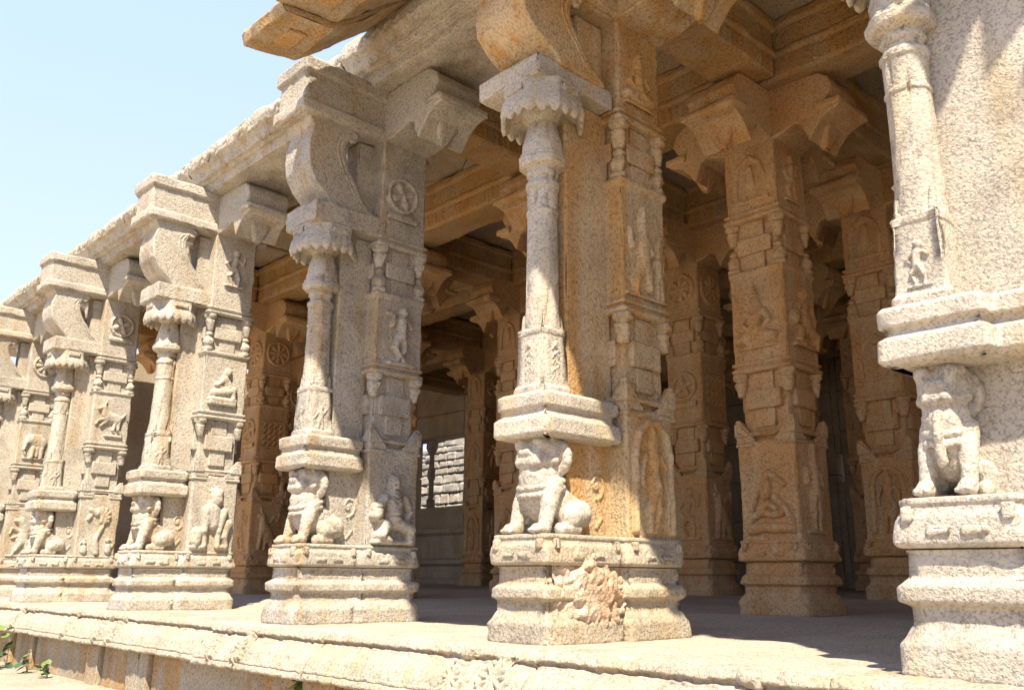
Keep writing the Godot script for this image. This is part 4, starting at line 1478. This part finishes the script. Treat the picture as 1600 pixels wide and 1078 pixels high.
func build_ground() -> void:
	var g := structure("ground")
	sd = Vector3(1, 1, 1)
	var mb := MB.new()
	var n := 70
	for j in n + 1:
		for i in n + 1:
			var u := (float(i) / n - .5) * 2.0
			var v := (float(j) / n - .5) * 2.0
			var x := signf(u) * pow(absf(u), 3.0) * 220.0 - 4.0
			var z := signf(v) * pow(absf(v), 3.0) * 220.0 + 4.0
			mb.v.append(Vector3(x, -1.2 + rough(Vector3(x, 0, z) * .2, .03), z))
	for j in n:
		for i in n:
			var a := j * (n + 1) + i
			mb.quad(a, a + 1, a + n + 2, a + n + 1)
	part("ground_surface", mb, "soil", g, smooth_stone)

# ------------------------------------------------------------------ the far side of the hall
func build_back() -> void:
	# walls of plain ashlar close the hall; one opening looks onto a ruined wall in the sun
	var t := thing("inner_wall", "dim inner ashlar wall with an opening onto the ruined wall", "wall", Vector3(0, 0, -11.6))
	var add := func(o: Node3D, x0: float, x1: float, y0: float, y1: float) -> void:
		var mb := MB.new()
		rbox(mb, Vector3((x0 + x1) * .5, (y0 + y1) * .5, 0), Vector3(x1 - x0 - .006, y1 - y0 - .006, .6), .02, .012, .2)
		part("wall_stone", mb, "wall", o)
	for k in 4:
		var y0 := -.2 + k * .6
		for q in [[-24.0, -19.0], [-19.0, -16.2], [-16.2, -13.6], [-13.6, -12.2]]:
			add.call(t, q[0], q[1], y0, y0 + .6)
	for k in 4:
		var y0 := 2.2 + k * .9
		add.call(t, -24.0, -19.0, y0, y0 + .9)
		add.call(t, -19.0, -16.15, y0, y0 + .9)
		add.call(t, -13.65, -12.2, y0, y0 + .9)
	add.call(t, -16.15, -13.65, 4.08, 4.7)
	add.call(t, -16.15, -13.65, 4.7, 5.8)
	var r0 := thing("return_wall", "dim ashlar wall running back from the inner wall's end", "wall", Vector3(-12.5, 0, -14.2))
	for k in 6:
		var mb := MB.new()
		rbox(mb, Vector3(0, -.2 + k * 1.0 + .5, 0), Vector3(.6, .994, 4.6), .02, .012, .2)
		part("wall_stone", mb, "wall", r0)
	var b := thing("back_wall", "dim far back wall of the hall with a narrow bright slit", "wall", Vector3(0, 0, -16.5))
	for k in 6:
		var y0 := -.2 + k * 1.0
		for q in [[-12.8, -9.0], [-9.0, -5.83], [-5.66, -2.0], [-2.0, 2.0], [2.0, 8.0]]:
			add.call(b, q[0], q[1], y0, y0 + 1.0)
	add.call(b, -5.83, -5.66, -.2, 2.62)
	add.call(b, -5.83, -5.66, 3.3, 5.8)
	# platform in front of the inner wall
	var p := thing("inner_platform", "dim moulded platform below the far opening", "platform", Vector3(-14.6, .15, -11.0))
	var mb := MB.new()
	sweep(mb, rect(2.4, -.3, .3), [Vector2(.12, 0), Vector2(.12, .18), Vector2(.04, .24), Vector2(.04, .5), Vector2(.14, .56), Vector2(.14, .66), Vector2(.0, .7), Vector2(.0, 1.25), Vector2(.1, 1.32), Vector2(.1, 1.42)], .12, .01)
	part("platform_moulding", mb, "wall", p)
	# end walls that keep the hall dark; the right one is added, out of view
	var e2 := thing("added_side_wall", "added unseen wall past the pale pier that darkens the hall", "wall", Vector3(7.7, 0, -10.6))
	mb = MB.new()
	rbox(mb, Vector3(0, 2.7, 0), Vector3(.6, 6.0, 12.4), .02, .012, .3)
	part("wall_face", mb, "wall", e2)
	var e := thing("end_wall", "dim end wall of the hall beyond the last pillars", "wall", Vector3(-18.0, 0, -6.6))
	mb = MB.new()
	rbox(mb, Vector3(0, 2.7, 0), Vector3(.6, 6.0, 9.4), .02, .012, .3)
	part("wall_face", mb, "wall", e)
	# two small pillars in the far opening
	for q in [[-15.55, "slim pale pillar standing in the far opening"]]:
		var c := thing("slim_pillar", q[1], "pillar", Vector3(q[0], 2.2, -11.75))
		mb = MB.new()
		sweep(mb, gon(8, .08), [Vector2(.04, 0), Vector2(.04, .25), Vector2(.0, .3), Vector2(-.005, .8), Vector2(.03, .85), Vector2(.03, 1.1), Vector2(-.005, 1.15), Vector2(-.005, 1.5), Vector2(.08, 1.7), Vector2(.1, 1.9)], .1, .006)
		part("slim_shaft", mb, "ruin2", c)
		mb = MB.new()
		rbox(mb, Vector3(0, 1.92, 0), Vector3(.7, .12, .4), .02, .008, .08)
		part("slim_capital", mb, "ruin2", c)
	# the ruined wall outside, stone by stone
	var r := thing("ruined_wall", "sunlit broken wall of rough stone courses seen through the far opening", "wall", Vector3(-19.6, 2.1, -16.0))
	var rng := RandomNumberGenerator.new()
	rng.seed = 12
	mb = MB.new()
	rbox(mb, Vector3(0, -1.7, -.1), Vector3(7.2, 3.3, .9), .03, .02, .25)
	part("footing", mb, "ruin", r)
	var y := .0
	for row in 9:
		var hgt := .70 if row == 0 else rng.randf_range(.2, .4)
		var x := -3.4 + rng.randf_range(-.15, .15)
		var stop := 3.4 - maxf(0.0, row - 3) * .1
		while x < stop:
			var w := rng.randf_range(.9, 1.5) if row == 0 else rng.randf_range(.25, .95)
			if row < 5 or absf(x + .6) < 2.2 - (row - 5) * .6 + rng.randf_range(-.4, .4):
				sd = Vector3(x, y, 3)
				mb = MB.new()
				rbox(mb, Vector3(x + w * .5, y + hgt * .5, rng.randf_range(-.04, .04)), Vector3(w - .03, hgt - rng.randf_range(.02, .06), .6), .04, .035, .1)
				part("wall_block", mb, "ruin" if rng.randf() < .7 else "ruin2", r)
			x += w
		y += hgt

# ------------------------------------------------------------------ weeds at the foot of the plinth
func leaf_mesh(col: Color, w: float) -> ArrayMesh:
	var st := SurfaceTool.new()
	st.begin(Mesh.PRIMITIVE_TRIANGLES)
	var out := [Vector3(0, 0, 0), Vector3(w * .42, .003, .28), Vector3(w * .5, .0, .5), Vector3(w * .3, -.03, .8), Vector3(0, -.09, 1.0), Vector3(-w * .3, -.03, .8), Vector3(-w * .5, 0, .5), Vector3(-w * .42, .003, .28)]
	var mid := [Vector3(0, -.06, .3), Vector3(0, -.07, .6)]
	var tri := [[0, 1, 8], [1, 2, 8], [2, 9, 8], [2, 3, 9], [3, 4, 9], [4, 5, 9], [5, 6, 9], [6, 8, 9], [6, 7, 8], [7, 0, 8]]
	var all := out + mid
	st.set_smooth_group(0)
	for t in tri:
		for k in t:
			st.set_color(col)
			st.add_vertex(all[k])
	st.generate_normals()
	st.set_material(leaf_mat)
	return st.commit()

func build_plants() -> void:
	var rng := RandomNumberGenerator.new()
	rng.seed = 4
	var kinds := [leaf_mesh(Color(.045, .105, .03), .75), leaf_mesh(Color(.075, .15, .035), .7), leaf_mesh(Color(.15, .21, .05), .8), leaf_mesh(Color(.035, .08, .035), .7)]
	var spots := [[-8.28, -.73, .46, .52, 17, "tall leafy weed growing up the foot of the plinth"], [-7.5, -.73, .44, .24, 10, "small weed with a yellow-green tip by the plinth wall"], [-6.85, -.73, .42, .21, 9, "low dark green weed beside the broad plinth panel"], [-1.80, -.42, .27, .13, 5, "tiny sprig hanging from the crack under the plinth moulding"]]
	for s in spots:
		var t := thing("weed", s[5], "plant", Vector3(s[0], s[1], s[2]), "weeds rooted along the plinth")
		var h: float = s[3]
		for k in 3:
			var mb := MB.new()
			var a: float = k * 2.1 + s[0]
			var top := Vector3(cos(a) * .2 * h, h * (.95 - .2 * k), sin(a) * .12 * h + .04)
			blob(mb, [[0, 0, 0, .006, top.x * .4, top.y * .5, top.z * .3, .005], [top.x * .4, top.y * .5, top.z * .3, .005, top.x, top.y, top.z, .003]], .006, Transform3D.IDENTITY, .004, .0)
			part("stem", mb, "soil", t, smooth_stone)
		for i in s[4]:
			var f: float = (i + .6) / float(s[4])
			var a: float = i * 2.4 + s[0] * 3.0
			var p := Vector3(cos(a) * .22 * h * rng.randf_range(.3, 1.0), h * f, .03 + sin(a) * .13 * h)
			var size := rng.randf_range(.11, .17) * (1.0 if h > .3 else .75)
			var b := Basis(Vector3.UP, rng.randf_range(-1.2, 1.6)) * Basis(Vector3.RIGHT, rng.randf_range(-.5, .9)) * Basis(Vector3.FORWARD, rng.randf_range(-.5, .5))
			var m := put_mesh("leaf", kinds[2 if i > s[4] - 3 else rng.randi() % 4], t, Transform3D(b.scaled(Vector3.ONE * size), p))
			m.set_meta("part_of", "weed")
